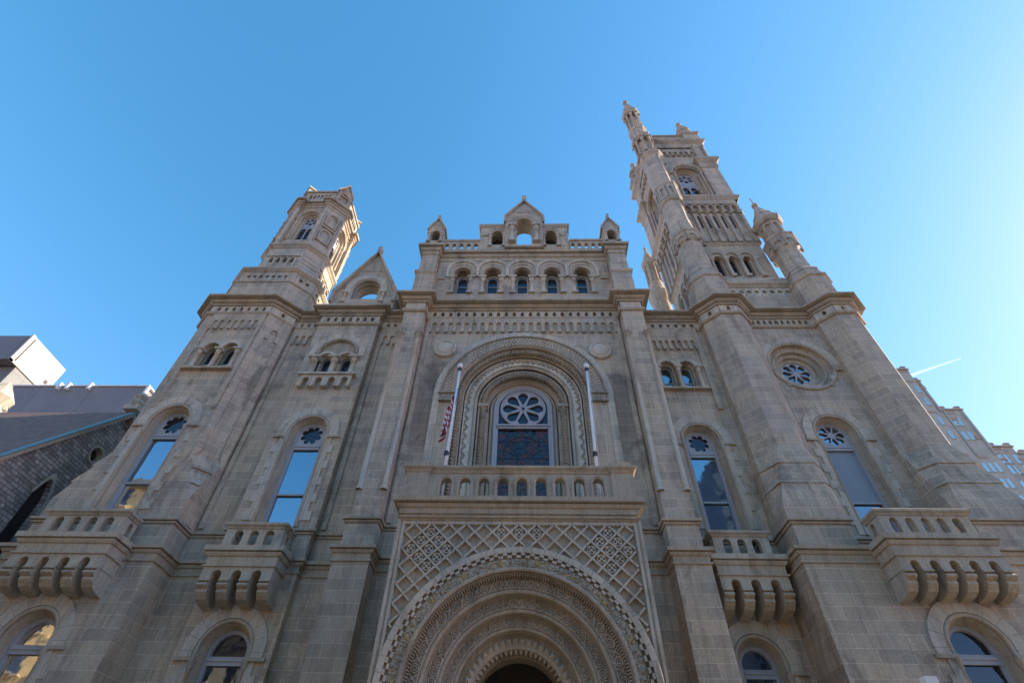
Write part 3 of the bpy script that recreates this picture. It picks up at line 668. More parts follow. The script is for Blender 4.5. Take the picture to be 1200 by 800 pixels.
# ---- balconies
def balcony(xl, xr, yf, yw, nop, ncor, label, pale='ledge'):
    """xl,xr,yf: outer edge of the ledge; yw: wall plane"""
    path = [(xl + .2, yw), (xl + .2, yf + .2), (xr - .2, yf + .2), (xr - .2, yw)]
    m = MB(); m.mould(path, [(-.02, 10.36), (.05, 10.37), (.06, 10.43), (-.02, 10.46), (.0, 10.78), (.06, 10.8), (.12, 10.9), (.13, 10.94), (.06, 10.96), (.06, 10.98), (.2, 10.99), (.21, 11.2), (.05, 11.26), (-.6, 11.26)])
    B = part(m, 'balcony', pale, label=label)
    # arched apron and brackets
    x0, x1 = xl + .22, xr - .22; w = (x1 - x0); nb = ncor; bwid = w / (nb + (nb - 1) * .9); gap = bwid * .9
    P = [(x0, 10.4), (x0, 9.84)]
    for k in range(nb - 1):
        g0 = x0 + (k + 1) * bwid + k * gap; g1 = g0 + gap; c = (g0 + g1) / 2; q = gap / 2
        P += [(g0, 9.84), (g0, 10.06)] + [(c + q * math.cos(PI - PI * i / 10), 10.06 + q * math.sin(PI - PI * i / 10) * .9) for i in range(1, 10)] + [(g1, 10.06), (g1, 9.84)]
    P += [(x1, 9.84), (x1, 10.4)]
    m = MB(); m.plate(P, [], yf + .22, yw)
    m.build('apron', pale, B)
    for k in range(nb):
        a = x0 + k * (bwid + gap); b = a + bwid; yb = yf + .22; D = yw - yb
        prof = [(yb, 9.86), (yb - .05, 9.85), (yb - .05, 9.8), (yb + .06, 9.78)] + [(yb + .08 - .14 * math.sin(PI * i / 8), 9.77 - .22 * i / 8) for i in range(9)] + [(yb + .14, 9.53), (yb + .12, 9.42), (yb + D * .3, 9.2), (yb + D * .55, 9.1), (yw, 9.04), (yw, 9.86)]
        m = MB(); m.face([(a, y, z) for y, z in prof]); m.face([(b, y, z) for y, z in prof][::-1])
        for (ya, za), (yc, zc_) in zip(prof, prof[1:]): m.face([(a, ya, za), (b, ya, za), (b, yc, zc_), (a, yc, zc_)])
        m.build('bracket', pale, B)
    # parapet with openings
    px0, px1, py = xl + .42, xr - .42, yf + .38; ow = (px1 - px0 - .5) / nop; hs = []
    for k in range(nop):
        c = px0 + .25 + ow * (k + .5); q = ow * .28
        hs.append([(c - q * .75, 11.27), (c + q * .75, 11.27), (c + q, 11.5), (c + q, 11.84)] + [(c + q * math.cos(PI * i / 8), 11.84 + q * math.sin(PI * i / 8)) for i in range(1, 8)] + [(c - q, 11.84), (c - q, 11.5)])
    m = MB(); m.plate([(px0, 11.22), (px1, 11.22), (px1, 12.12), (px0, 12.12)], [h for h in hs], py, py + .24, back=True)
    for s, xa in ((-1, px0), (1, px1)):
        Ms, l = segframe((xa, yw), (xa, py + .24)) if s < 0 else segframe((xa, py + .24), (xa, yw))
        k_ = MB(Ms); c = l / 2; q = .13
        k_.plate([(0, 11.22), (l, 11.22), (l, 12.12), (0, 12.12)], [archpoly(c, 11.88, q, 11.3, 8)], 0, .24, back=True)
        m.f += [tuple(len(m.v) + q2 for q2 in f) for f in k_.f]; m.v += k_.v; m.uv += k_.uv; m.sm += k_.sm
    m.build('parapet', pale, B)
    m = MB(); pr = [(xl + .42, yw), (xl + .42, yf + .38), (xr - .42, yf + .38), (xr - .42, yw)]
    m.mould(pr, [(-.02, 12.1), (.04, 12.1), (.06, 12.16), (.12, 12.22), (.15, 12.23), (.15, 12.33), (.1, 12.37), (-.34, 12.37)]); m.build('rail', 'trim', B)
    return B
balcony(-21.02, -16.75, -2.1, -.8, 4, 5, 'large stone balcony on the left tower')
balcony(-13.6, -10.2, -1.0, .35, 3, 4, 'small stone balcony on the left bay')
balcony(7.75, 10.98, -.65, 1.0, 3, 4, 'small stone balcony on the right bay')
balcony(13.9, 18.35, -2.65, -1.3, 5, 6, 'large stone balcony on the right tower')

# =====================================================================  GREAT ARCHED WINDOW
gx, gz, zb = GX, GZ, 11.3
A = lambda r, z=zb, n=44: arch(gx, gz, r, z, n)
W = MB(); W.sweep(A(4.72), [(.34, .02), (.34, -.1), (.3, -.13), (0, -.13), (-.06, -.1), (-.06, .02)]); gw = part(W, 'great_arch', 'pale', label='great round arch with carved orders above the central balcony')
m = MB(); m.sweep(A(3.78), [(.94, .02), (.88, -.02), (.88, -.05), (.0, -.05), (0, .2)]); m.build('arch_order', 'stone', gw)
m = MB(); m.sweep(arch(gx, gz, 3.86, 20.3, 44), [(.7, -.03), (.68, -.1), (0, -.1), (0, -.03)])
m.build('carved_band', 'fine', gw)
m = MB()                                                     # lattice carving and bead row
for k, p, t in along(gx, gz, 4.66, 96, -.03, PI + .03): m.block_on(p, t, -.12, .07, .11, .07)
n = 60
for k in range(n):
    for sgn in (1, -1):
        a = PI * (k + .5) / n; da = sgn * .075
        p0 = (gx + 3.9 * math.cos(a - da / 2), gz + 3.9 * math.sin(a - da / 2)); p1 = (gx + 4.5 * math.cos(a + da / 2), gz + 4.5 * math.sin(a + da / 2))
        m.tube((p0[0], -.11, p0[1]), (p1[0], -.11, p1[1]), .03, .03, 4, False)
m.build('lattice_carving', 'pale', gw)
m = MB()
for s in (-1, 1):
    m = MB(); m.box(*sorted((gx + s * 3.74, gx + s * 4.72)), -.24, .02, 19.85, 20.0); m.box(*sorted((gx + s * 3.8, gx + s * 4.62)), -.18, .02, 20.0, 20.38); m.box(*sorted((gx + s * 3.7, gx + s * 4.76)), -.28, .02, 20.38, 20.5); m.build('impost', 'fine', gw)
m = MB(); m.sweep(A(3.3), [(.5, .18), (.44, .2), (.4, .3), (.36, .22), (.22, .3), (.14, .45), (.1, .5)]); m.build('arch_order', 'trim', gw)
m = MB(); m.rope(dense(A(3.6, zb, 60), .035), .14, .24, 30, 9); m.build('rope_moulding', 'fine', gw)
m = MB(); m.sweep(A(2.84), [(.5, .55), (.44, .55), (.42, .62), (.04, .62), (0, .58), (0, .7), (-.12, .72)]); m.build('arch_order', 'cream', gw)
m = MB(); rr = 3.06; pts = dense(A(rr, zb, 60), .31); sg = 1                # chevron fret on the order
for k in range(len(pts) - 1):
    a, b = pts[k], pts[k + 1]; o0, o1 = (.17, -.04) if k % 2 else (-.04, .17)
    for off in (0, .09):
        m.tube((a[0] + a[2] * (o0 + off), .6, a[1] + a[3] * (o0 + off)), (b[0] + b[2] * (o1 + off), .6, b[1] + b[3] * (o1 + off)), .032, .032, 5, False)
m.build('chevron_fret', 'stone', gw)
for r1, y1, q in ((2.72, .74, .1), (2.52, .86, .07)):
    m = MB(); m.sweep(A(r1), [(q * math.cos(t), y1 + q * math.sin(t)) for t in [PI * .3 - k * PI / 5 for k in range(7)]], True); m.build('roll_moulding', 'trim', gw)
m = MB(); m.rope(dense(A(2.3, zb, 50), .035), .16, .9, 32, 9); m.build('rope_moulding', 'fine', gw)
m = MB(); m.sweep(A(1.98), [(.56, .86), (.5, 1.0), (.34, 1.12), (.2, 1.14), (.08, 1.3), (0, 1.42), (-.02, 1.7)]); m.build('arch_order', 'stone', gw)
m = MB(); m.sweep(A(1.86), [(.07 * math.cos(t), 1.44 + .07 * math.sin(t)) for t in [PI * .3 - k * PI / 5 for k in range(7)]], True); m.sweep(A(1.78), [(.1, 1.5), (-.06, 1.5), (-.06, 1.7)]); m.build('roll_moulding', 'trim', gw)
for s in (-1, 1):
    m = MB(); m.lathe(gx + s * 2.3, .98, [(.15, 19.75), (.17, 19.85), (.15, 19.9), (.2, 20.1), (.27, 20.2)], 10); m.box(gx + s * 2.3 - .28, gx + s * 2.3 + .28, .7, 1.25, 20.2, 20.4); m.build('capital', 'carve', gw)
# the window itself
W = MB(); R0 = 1.66; yf = 1.5
W.sweep(arch(gx, 20.62, 1.42, 11.6, 36), [(.3, yf + .15), (.3, yf - .06), (.24, yf - .1), (.18, yf - .06), (.12, yf - .06), (.06, yf), (0, yf), (0, yf + .2)])
W.box(gx - 1.52, gx + 1.52, yf - .12, yf + .1, 19.34, 19.44); W.box(gx - 1.46, gx + 1.46, yf - .04, yf + .1, 19.2, 19.34)
sw = part(W, 'great_window', 'frame', label='tall central window with a wheel of eight petals over stained glass')
m = MB(); cz = 20.62; R = 1.27
m.plate(circ(gx, cz, 1.3, 48), [petal(gx, cz, PI / 2 + 2 * PI * k / 8, R * .19, R * .93, R * .235) for k in range(8)] + [circ(gx, cz, .1, 12)], yf - .02, yf + .1)
m.sweep(arch(gx, cz, 1.2, None, 48, True), [(.14, yf + .05), (.12, yf - .06), (.04, yf - .08), (-.02, yf - .02)]); m.sweep(arch(gx, cz, .12, None, 20, True), [(.12, yf), (.1, yf - .05), (.02, yf - .06), (0, yf)])
m.build('tracery', 'frame', sw)
m = MB(); m.face([(gx - 1.45, yf + .12, 19.3), (gx + 1.45, yf + .12, 19.3), *[(x, yf + .12, z) for x, z, _, _ in arch(gx, 20.62, 1.45, None, 24)[::-1]]]); m.build('pane', 'glassd', sw)
m = MB(); m.face([(gx - 1.45, yf + .13, 11.6), (gx + 1.45, yf + .13, 11.6), (gx + 1.45, yf + .13, 19.28), (gx - 1.45, yf + .13, 19.28)]); m.build('stained_glass', 'stained', sw)
m = MB()
for s in (.78,): m.sweep(arch(gx, 17.6, 1.12, 12, 30), [(.02, yf + .12), (.02, yf + .1), (-.02, yf + .1)])
for k in range(9):
    a = .25 + k * .33; m.tube((gx + .25 * math.cos(a), yf + .12, 17.3 + .25 * math.sin(a)), (gx + 1.1 * math.cos(a), yf + .12, 17.6 + 1.1 * math.sin(a)), .012, .012, 4, False)
for z in (13, 14.5, 16, 17.3, 18.4): m.tube((gx - 1.4, yf + .12, z), (gx + 1.4, yf + .12, z), .014, .014, 4, False)
m.build('lead_bars', 'iron', sw)
m = MB(); m.plate([(gx - 4.9, 10.9), (gx + 4.9, 10.9), (gx + 4.9, 26), (gx - 4.9, 26)], [arch(gx, 20.62, 1.6, 11.2, 30) and [(x, z) for x, z, _, _ in arch(gx, 20.62, 1.6, 11.2, 30)]], 1.72, 1.95); m.build('backing_wall', 'stone', gw)
m = MB(); m.face([(gx - 4.9, -.0, 11.28), (gx + 4.9, -.0, 11.28), (gx + 4.9, 1.75, 11.28), (gx - 4.9, 1.75, 11.28)]); m.build('sill_floor', 'trim', gw)
# wall medallions
for x, z in ((-4.93, 24.05), (4.58, 23.9)):
    m = MB(); m.sweep(arch(x, z, .5, None, 32, True), [(.2, .02), (.2, -.14), (.16, -.2), (.08, -.22), (.04, -.16), (0, -.16), (-.1, -.24), (-.3, -.27), (-.5, -.28)]); part(m, 'medallion', 'pale')

# =====================================================================  PORTAL
px, pz, PY = -.22, 5.27, -4.8
W = MB(); W.plate([(-4.3, 0), (-4.3, 10.42), (3.86, 10.42), (3.86, 0)], [], 0, 0) if False else None
pc0, pc1 = -4.56, 4.11
m = MB(); outer = [(pc0 + .16, 0), (pc1 - .16, 0), (pc1 - .16, 10.36), (pc0 + .16, 10.36)]
m.plate(outer, [[(x, z) for x, z, _, _ in arch(px, pz, 4.02, .02, 48)]], PY + .12, PY + .5)
m.face([(pc0 + .1, PY + .1, 0), (pc0 + .1, .05, 0), (pc0 + .1, .05, 10.6), (pc0 + .1, PY + .1, 10.6)]); m.face([(pc1 - .1, PY + .1, 0), (pc1 - .1, .05, 0), (pc1 - .1, .05, 10.6), (pc1 - .1, PY + .1, 10.6)])
portal = part(m, 'portal', 'trim', label='deep projecting portal with five carved round orders')
m = MB(); fr = [(pc0, PY + .1), (pc0, PY - .02), (pc0 + .1, PY - .02), (pc0 + .13, PY + .04), (pc0 + .16, PY + .04), (pc0 + .2, PY - .01), (pc0 + .26, PY - .01), (pc0 + .3, PY + .13)]
# moulded frame: left, top, right
def rectframe(m, x0, x1, z0, z1, prof):
    ring = lambda d, y: [(x0 + d, y, z0), (x0 + d, y, z1 - d), (x1 - d, y, z1 - d), (x1 - d, y, z0)]
    for (d0, y0), (d1, y1) in zip(prof, prof[1:]):
        a, b = ring(d0, y0), ring(d1, y1)
        for i in range(3): m.face([a[i], a[i + 1], b[i + 1], b[i]])
rectframe(m, pc0, pc1, 0, 10.56, [(0, PY + .3), (0, PY - .02), (.09, PY - .02), (.12, PY + .05), (.15, PY + .05), (.18, PY), (.26, PY), (.3, PY + .13)])
m.build('portal_frame', 'pale', portal)
# lattice of diamonds in the spandrels
m = MB(); mr = MB(); mcx = -.22; DX, DZ, ZT = .621, .60, 10.02
def inreg(x, z): return pc0 + .3 < x < pc1 - .3 and 5.2 < z < 10.3 and math.hypot(x - px, z - pz) > 4.2
for i in range(-14, 15):
    for j in range(0, 18):
        if (i + j) % 2: continue
        c = (mcx + i * DX / 2, ZT + DZ / 2 - j * DZ / 2)              # node
        for s in (-1, 1):
            e = (c[0] + s * DX / 2, c[1] - DZ / 2); N = 8
            seg = [(c[0] + (e[0] - c[0]) * t / N, c[1] + (e[1] - c[1]) * t / N) for t in range(N + 1)]
            ok = [inreg(*q) for q in seg]
            k = 0
            while k < N:
                if ok[k] and ok[k + 1]:
                    k2 = k
                    while k2 < N and ok[k2 + 1]: k2 += 1
                    a, b = seg[k], seg[k2]; l = math.hypot(DX, DZ); nx, nz = (DZ / l) * .032, (s * DX / l) * .032
                    p = [(a[0] - nx, a[1] - nz), (a[0] + nx, a[1] + nz), (b[0] + nx, b[1] + nz), (b[0] - nx, b[1] - nz)]
                    y0 = PY + .0 + (.004 if s > 0 else 0)
                    m.face([(x, y0, z) for x, z in p])
                    for q in range(4): r = (q + 1) % 4; m.face([(p[q][0], PY + .13, p[q][1]), (p[q][0], y0, p[q][1]), (p[r][0], y0, p[r][1]), (p[r][0], PY + .13, p[r][1])])
                    k = k2
                else: k += 1
ros = {(0, 0), (-1, 0), (1, 0)} | {(s * a, b) for s in (-1, 1) for a, b in ((5, 0), (5.5, 1), (4.5, 1), (6, 2), (5, 2), (4, 2), (5.5, 3), (4.5, 3), (5, 4))}
for a, b in ros:
    x, z = mcx + a * DX, ZT - b * DZ / 2
    if not inreg(x, z): continue
    mr.sweep(arch(x, z, .135, None, 16, True), [(.03, PY + .12), (.02, PY + .05), (-.02, PY + .05), (-.03, PY + .12)])
    mr.lathe(x, 0, [(0, 0), (0, 0)], 3) if False else None
    for q in range(8):
        t = q * PI / 4; r = .05 if q % 2 else .2
        if q % 2 == 0: mr.block_on((x + .115 * math.cos(t + PI / 4), z + .115 * math.sin(t + PI / 4), math.cos(t + PI / 4), math.sin(t + PI / 4)), (-math.sin(t + PI / 4), math.cos(t + PI / 4)), PY + .12, .05, .1, .1)
    mr.block_on((x, z, 0, 1), (1, 0), PY + .12, .08, .08, .09)
m.build('diamond_lattice', 'pale', portal); mr.build('rosettes', 'pale', portal)
pa = lambda r, n=56: arch(px, pz, r, 0.02, n)
def order(r_out, r_in, y, nxt_y, mat, name):
    m = MB(); m.sweep(pa(r_in), [(r_out - r_in, y), (0, y), (0, nxt_y)]); return m.build(name, mat, portal)
def roll(r, y, q, mat='trim', name='roll_moulding'):
    m = MB(); m.sweep(pa(r), [(q * math.cos(t), y + q * math.sin(t)) for t in [PI * .35 - k * PI / 6 for k in range(9)]], True); return m.build(name, mat, portal)
# outer plain ring
m = MB(); m.sweep(pa(4.0), [(.2, PY + .13), (.2, PY - .05), (.18, PY - .07), (0, PY - .07), (0, PY + .1)]); m.build('arch_order', 'pale', portal)
m = MB(); m.sweep(pa(3.82), [(.2, PY + .06), (0, PY + .06), (0, PY + .1)])
m.build('arch_order', 'trim', portal)
m = MB()                                                  # billet moulding: two staggered rows
for row, (rr, h) in enumerate(((3.955, .085), (3.865, .085))):
    for k, p, t in along(px, pz, rr, 50, -.25, PI + .25):
        a0 = 0
    nb = 50
    for k in range(nb):
        a = -.4 + (PI + .8) * (k + .5 + row * .5) / nb; p = (px + rr * math.cos(a), pz + rr * math.sin(a), math.cos(a), math.sin(a))
        m.block_on(p, (math.sin(a), -math.cos(a)), PY + .06, .15, h, .12)
m.build('billet_moulding', 'pale', portal)
order(3.82, 3.5, PY, PY + .1, 'mosaic', 'carved_band')
m = MB(); mg = MB(); ns = 34
for k in range(ns):
    a = -.35 + (PI + .7) * (k + .5) / ns; p = (px + 3.66 * math.cos(a), pz + 3.66 * math.sin(a)); t0 = a
    tgt = MB() if k % 3 == 0 else m
    for q in range(5):                                     # raised star
        th = t0 + q * 2 * PI / 5; th1, th2 = th - PI / 5, th + PI / 5
        c = (p[0], PY - .07, p[1]); o_ = (p[0] + .15 * math.cos(th), PY - .01, p[1] + .15 * math.sin(th))
        i1 = (p[0] + .06 * math.cos(th1), PY - .01, p[1] + .06 * math.sin(th1)); i2 = (p[0] + .06 * math.cos(th2), PY - .01, p[1] + .06 * math.sin(th2))
        tgt.face([c, i1, o_]); tgt.face([c, o_, i2])
    if tgt is not m: tgt.build('ochre_star', 'gold', portal)
    for q in range(6):
        th = random.random() * 6.28; rr = 3.66 + random.uniform(-.13, .13); aa = a + (PI + .7) / ns * random.uniform(.3, .7)
        tgt2 = m
        tgt2.block_on((px + rr * math.cos(aa), pz + rr * math.sin(aa), math.cos(th), math.sin(th)), (-math.sin(th), math.cos(th)), PY, .05, .05, random.uniform(.03, .07))
m.build('star_carving', 'mosaic', portal)
roll(3.46, PY + .0, .07)
order(3.42, 3.36, PY + .1, PY + .35, 'trim', 'arch_order')
m = MB()
for k in range(150):
    a = -.4 + (PI + .8) * (k + .5) / 150; rr = 3.33; x, z = px + rr * math.cos(a), pz + rr * math.sin(a)
    m.tube((x, PY + .12, z), (px + 3.29 * math.cos(a), PY + .34, pz + 3.29 * math.sin(a)), .026, .026, 5)
m.build('reeding', 'stone', portal)
def xband(ro, ri, y, n, name, kind):
    m = MB(); rm = (ro + ri) / 2; hw = (ro - ri) / 2 - .03
    for k in range(n):
        a = -.5 + (PI + 1) * (k + .5) / n; st = (PI + 1) / n
        def pt(u, v): aa = a + u * st; rr = rm + v * hw; return (px + rr * math.cos(aa), y - .015, pz + rr * math.sin(aa))
        if kind == 'x' and k % 2 == 0:
            for u0, v0, u1, v1 in ((-.45, -1, .45, 1), (-.45, 1, .45, -1), (-.45, -1, .1, .3), (.45, -1, -.1, .3)): m.tube(pt(u0, v0), pt(u1, v1), .022, .022, 5, False)
        elif kind in ('x', 'circ'):
            N = 14; rad = min(hw * .92, rm * st * .46); c = pt(0, -.05 if kind == 'circ' else 0)
            for (r0, tr) in ((rad, .028), (rad * .5, .022)):
                for q in range(N):
                    t, t2 = 2 * PI * q / N, 2 * PI * (q + 1) / N
                    m.tube((c[0] + r0 * math.cos(t), c[1], c[2] + r0 * math.sin(t)), (c[0] + r0 * math.cos(t2), c[1], c[2] + r0 * math.sin(t2)), tr, tr, 4, False)
        elif kind == 'tri':
            for u0, v0, u1, v1 in ((-.48, -1, 0, .8), (0, .8, .48, -1), (-.25, -.9, 0, .1), (0, .1, .25, -.9)): m.tube(pt(u0, v0), pt(u1, v1), .018, .018, 5, False)
    for rr in (ri + .02, ro - .02):
        m.sweep(arch(px, pz, rr, .02, 50), [(.02, y), (.012, y - .03), (-.012, y - .03), (-.02, y)])
    m.build(name, 'stone', portal)
order(3.36, 2.96, PY + .35, PY + .42, 'fine', 'carved_band'); xband(3.33, 2.98, PY + .35, 50, 'interlace_carving', 'x')
roll(2.9, PY + .42, .075); order(2.86, 2.82, PY + .48, PY + .7, 'trim', 'arch_order')
order(2.84, 2.46, PY + .7, PY + .78, 'fine', 'carved_band'); xband(2.82, 2.48, PY + .7, 36, 'roundel_carving', 'circ')
roll(2.42, PY + .78, .07); order(2.38, 2.34, PY + .84, PY + 1.05, 'trim', 'arch_order')
order(2.36, 2.03, PY + 1.05, PY + 1.12, 'fine', 'carved_band'); xband(2.34, 2.05, PY + 1.05, 44, 'triangle_carving', 'tri')
roll(1.99, PY + 1.12, .065); order(1.95, 1.9, PY + 1.2, PY + 1.42, 'trim', 'arch_order')
order(1.92, 1.52, PY + 1.42, PY + 1.55, 'stone', 'arch_order')
m = MB()
for k in range(30):
    a = -.35 + (PI + .7) * (k + .5) / 30; m.pyramid_on((px + 1.7 * math.cos(a), pz + 1.7 * math.sin(a), math.cos(a), math.sin(a)), (math.sin(a), -math.cos(a)), PY + 1.42, .2, .26, .17)
for k in range(34):
    a = -.35 + (PI + .7) * (k + .5) / 34; ca, sa = math.cos(a), math.sin(a); da = .045
    q = [(px + 1.5 * math.cos(a + s * da), PY + yy, pz + 1.5 * math.sin(a + s * da)) for s, yy in ((-1, 1.5), (1, 1.5), (1, 1.7), (-1, 1.7))]; t = (px + 1.36 * ca, PY + 1.6, pz + 1.36 * sa)
    for i in range(4): m.face([q[i], q[(i + 1) % 4], t])
m.build('nailhead_carving', 'pale', portal)
roll(1.53, PY + 1.46, .05)
m = MB(); m.sweep(pa(1.5), [(.02, PY + 1.5), (0, PY + 1.72), (-.0, PY + 2.2), (-.04, PY + 2.25), (-.04, PY + 3.1)]); m.build('arch_order', 'stone', portal)
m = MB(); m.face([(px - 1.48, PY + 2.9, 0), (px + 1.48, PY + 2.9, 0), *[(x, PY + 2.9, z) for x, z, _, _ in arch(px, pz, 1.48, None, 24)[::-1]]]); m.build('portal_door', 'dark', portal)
# ledge above the portal
m = MB(); m.mould([(pc0 + .05, .05), (pc0 + .05, PY - .03), (pc1 - .05, PY - .03), (pc1 - .05, .05)], [(-.1, 10.5), (.07, 10.5), (.09, 10.56), (.0, 10.6), (.0, 10.64), (.06, 10.66), (.06, 10.86), (.12, 10.88), (.16, 10.96), (.17, 11.0), (.1, 11.02), (.1, 11.04), (.29, 11.05), (.31, 11.22), (.2, 11.27), (-1.2, 11.27)])
m.face([(pc0, PY, 11.26), (pc1, PY, 11.26), (pc1, 1.5, 11.26), (pc0, 1.5, 11.26)]); part(m, 'portal_cornice', 'trim')
# central balcony parapet
BY = -5.0; bl, brr = -4.5, 4.07
m = MB(); hs = [archpoly(-.12 + .713 * k, 11.86, .2, 11.3, 12) for k in range(-4, 5)]
m.plate([(-3.7, 11.24), (3.27, 11.24), (3.27, 12.32), (-3.7, 12.32)], hs, BY + .06, BY + .36, back=True)
for xa in (bl + .1, brr - .1):
    m.face([(xa, BY + .4, 11.24), (xa, .0, 11.24), (xa, .0, 12.3), (xa, BY + .4, 12.3)]); m.face([(xa - .1, BY + .4, 12.3), (xa + .1, BY + .4, 12.3), (xa + .1, 0, 12.3), (xa - .1, 0, 12.3)])
cb = part(m, 'central_balcony', 'ledge', label='arcaded balcony parapet over the portal')
for k in range(-4, 5):
    m = MB(); m.sweep(arch(-.12 + .713 * k, 11.86, .2, 11.26, 14), [(.1, BY + .06), (.1, BY + .02), (.06, BY + .0), (.03, BY + .03), (0, BY + .03), (0, BY + .1)])
    m.build('arch_ring', 'trim', cb)
m = MB(); m.mould([(-3.75, BY + .3), (-3.75, BY + .06), (3.3, BY + .06), (3.3, BY + .3)], [(0, 12.24), (.04, 12.26), (.06, 12.34), (.14, 12.42), (.16, 12.43), (.16, 12.52), (.1, 12.56), (-.4, 12.56)]); m.build('rail', 'trim', cb)
for a, b in ((bl, -3.66), (3.22, brr)):
    m = MB(); m.box(a, b, BY - .02, BY + .8, 11.24, 12.3); p = [(a, BY + .8), (a, BY - .02), (b, BY - .02), (b, BY + .8)]
    m.mould(p, [(0, 12.26), (.03, 12.28), (.06, 12.36), (.15, 12.44), (.15, 12.54), (-.02, 12.62), (-.02, 12.78)], True); m.build('pier', 'trim', cb)

# =====================================================================  ATTIC OVER THE CENTRE
AY = .3
m = MB(); wc = [-4.62, -2.4, -.2, 2.0, 4.2]; m.plate([(-6.5, 28.2), (6.15, 28.2), (6.15, 34.1), (-6.5, 34.1)], [archpoly(c, 32.55, .62, 30.0) for c in wc], AY, AY + .35, sides=False); aw = part(m, 'attic_wall', 'stone')
m = MB(); m.box(-6.4, 6.1, 4.5, 5, 28.2, 34.9); m.face([(-7.5, .4, 34.9), (7.2, .4, 34.9), (7.2, 5, 34.9), (-7.5, 5, 34.9)]); m.box(-7.6, -7.5, .8, 5, 28.2, 34.9); m.box(7.2, 7.3, .8, 5, 28.2, 34.9); part(m, 'attic_back', 'stone')
for i, c in enumerate(wc):
    W = MB(); W.sweep(arch(c, 32.85, 1.0, 31.95), [(.24, AY + .02), (.24, AY - .1), (.2, AY - .14), (.08, AY - .1), (0, AY - .08), (0, AY + .02)]); aw = part(W, 'window', 'pale', label='small arched attic window over the main cornice')
    m = MB(); m.sweep(arch(c, 32.7, .72, 31.85), [(.24, AY + .0), (.2, AY - .06), (.04, AY - .06), (0, AY), (0, AY + .2), (-.1, AY + .24), (-.1, AY + .42), (-.22, AY + .45), (-.22, AY + .8)]); m.build('archivolt', 'trim', aw)
    if i % 2:
        m = MB()
        for k, p, t in along(c, 32.7, .78, 13): m.block_on((p[0] - p[2] * .1, p[1] - p[3] * .1, p[2], p[3]), t, AY + .12, .09, .2, .14)
        m.build('dentils', 'pale', aw)
    m = MB(); q = .4; m.sweep(arch(c, 32.35, q, 30.2), [(.1, AY + .75), (.1, AY + .6), (0, AY + .62), (0, AY + .8)])
    for s in (-1, 1): m.box(*sorted((c + s * .5, c + s * .74)), AY + .3, AY + .8, 30.0, 32.7)
    m.build('reveal', 'trim', aw)
    m = MB(); m.sweep(arch(c, 32.3, q - .06, 30.2), [(.06, AY + .7), (0, AY + .7), (0, AY + .8)]); m.box(c - q, c + q, AY + .72, AY + .8, 31.6, 31.68); m.build('frame', 'frame', aw)
    m = MB(); m.face([(c - q, AY + .78, 30.2), (c + q, AY + .78, 30.2), *[(x, AY + .78, z) for x, z, _, _ in arch(c, 32.35, q, None, 12)[::-1]]]); m.build('pane', 'glassd', aw)
    for x in (c - .68, c + .68): column(aw, x, AY + .05, 30.0, 31.9, .14)
AP = [(-7.75, 5), (-7.75, -.35), (-6.55, -.35), (-6.55, AY), (6.2, AY), (6.2, -.4), (7.45, -.4), (7.45, 5)]
for a, b, c in ((AP[0:4], 28.3, 34.0), (AP[4:8], 28.3, 34.0)):
    run('attic_pilaster', a, b, c); 
m = MB(); m.mould([(-7.83, 5), (-7.83, -.43), (-6.47, -.43), (-6.47, AY)], [(0, 28.34), (0, 31.4), (.12, 31.55), (.12, 31.75), (-.06, 31.95)]); part(m, 'attic_pilaster_base', 'stone')
m = MB(); m.mould([(6.12, AY), (6.12, -.48), (7.53, -.48), (7.53, 5)], [(0, 28.34), (0, 31.4), (.12, 31.55), (.12, 31.75), (-.06, 31.95)]); part(m, 'attic_pilaster_base', 'stone')
for a, b in ((-6.5, wc[0] - 1.25), (wc[-1] + 1.25, 6.15)):
    m = MB(); m.box(a, b, AY - .1, AY + .02, 31.65, 31.85); part(m, 'string_course', 'trim')
m = MB(); m.mould(AP, [(0, 33.9), (.06, 33.92), (.08, 34.04), (.0, 34.1), (.0, 34.4), (.1, 34.44), (.18, 34.58), (.19, 34.66), (.08, 34.7), (.08, 34.73), (.36, 34.76), (.38, 34.98), (.1, 35.08), (-.8, 35.08)]); part(m, 'attic_cornice', 'trim')
# balustrade either side
for x0, x1 in ((-6.4, -3.55), (3.45, 6.1)):
    m = MB(); n = 5; ww = (x1 - x0) / n
    m.plate([(x0, 35.06), (x1, 35.06), (x1, 36.2), (x0, 36.2)], [archpoly(x0 + ww * (k + .5), 35.78, ww * .27, 35.2, 8) for k in range(n)], -.02, .28, back=True); m.box(x0, x1, -.1, .36, 36.2, 36.42); part(m, 'roof_balustrade', 'trim')
# aedicule
m = MB(); hs = [archpoly(-2.2, 37.3, .46, 35.7), archpoly(2.2 - .15, 37.3, .46, 35.7)]
m.plate([(-3.55, 35.06), (-1.35, 35.06), (-1.35, 38.35), (-3.55, 38.35)], hs[:1], -.05, .9, back=True); ms_ = MB(); ms_.plate([(1.2, 35.06), (3.4, 35.06), (3.4, 38.35), (1.2, 38.35)], hs[1:], -.05, .9, back=True)
ae = part(m, 'gabled_aedicule', 'stone', label='gabled open aedicule crowning the centre'); ms_.build('side_wall', 'stone', ae)
for c in (-2.2, 2.05):
    m = MB(); m.sweep(arch(c, 37.45, .5, 37.15), [(.22, -.04), (.2, -.14), (.05, -.12), (0, -.05)]); m.box(c - 1.2, c - .5, -.12, 0, 36.95, 37.15); m.box(c + .5, c + 1.2, -.12, 0, 36.95, 37.15); m.build('archivolt', 'trim', ae)
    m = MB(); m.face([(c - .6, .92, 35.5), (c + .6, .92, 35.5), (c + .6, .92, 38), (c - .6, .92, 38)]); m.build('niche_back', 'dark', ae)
    for x in (c - .55, c + .55): column(ae, x, -.08, 35.4, 37.1, .1)
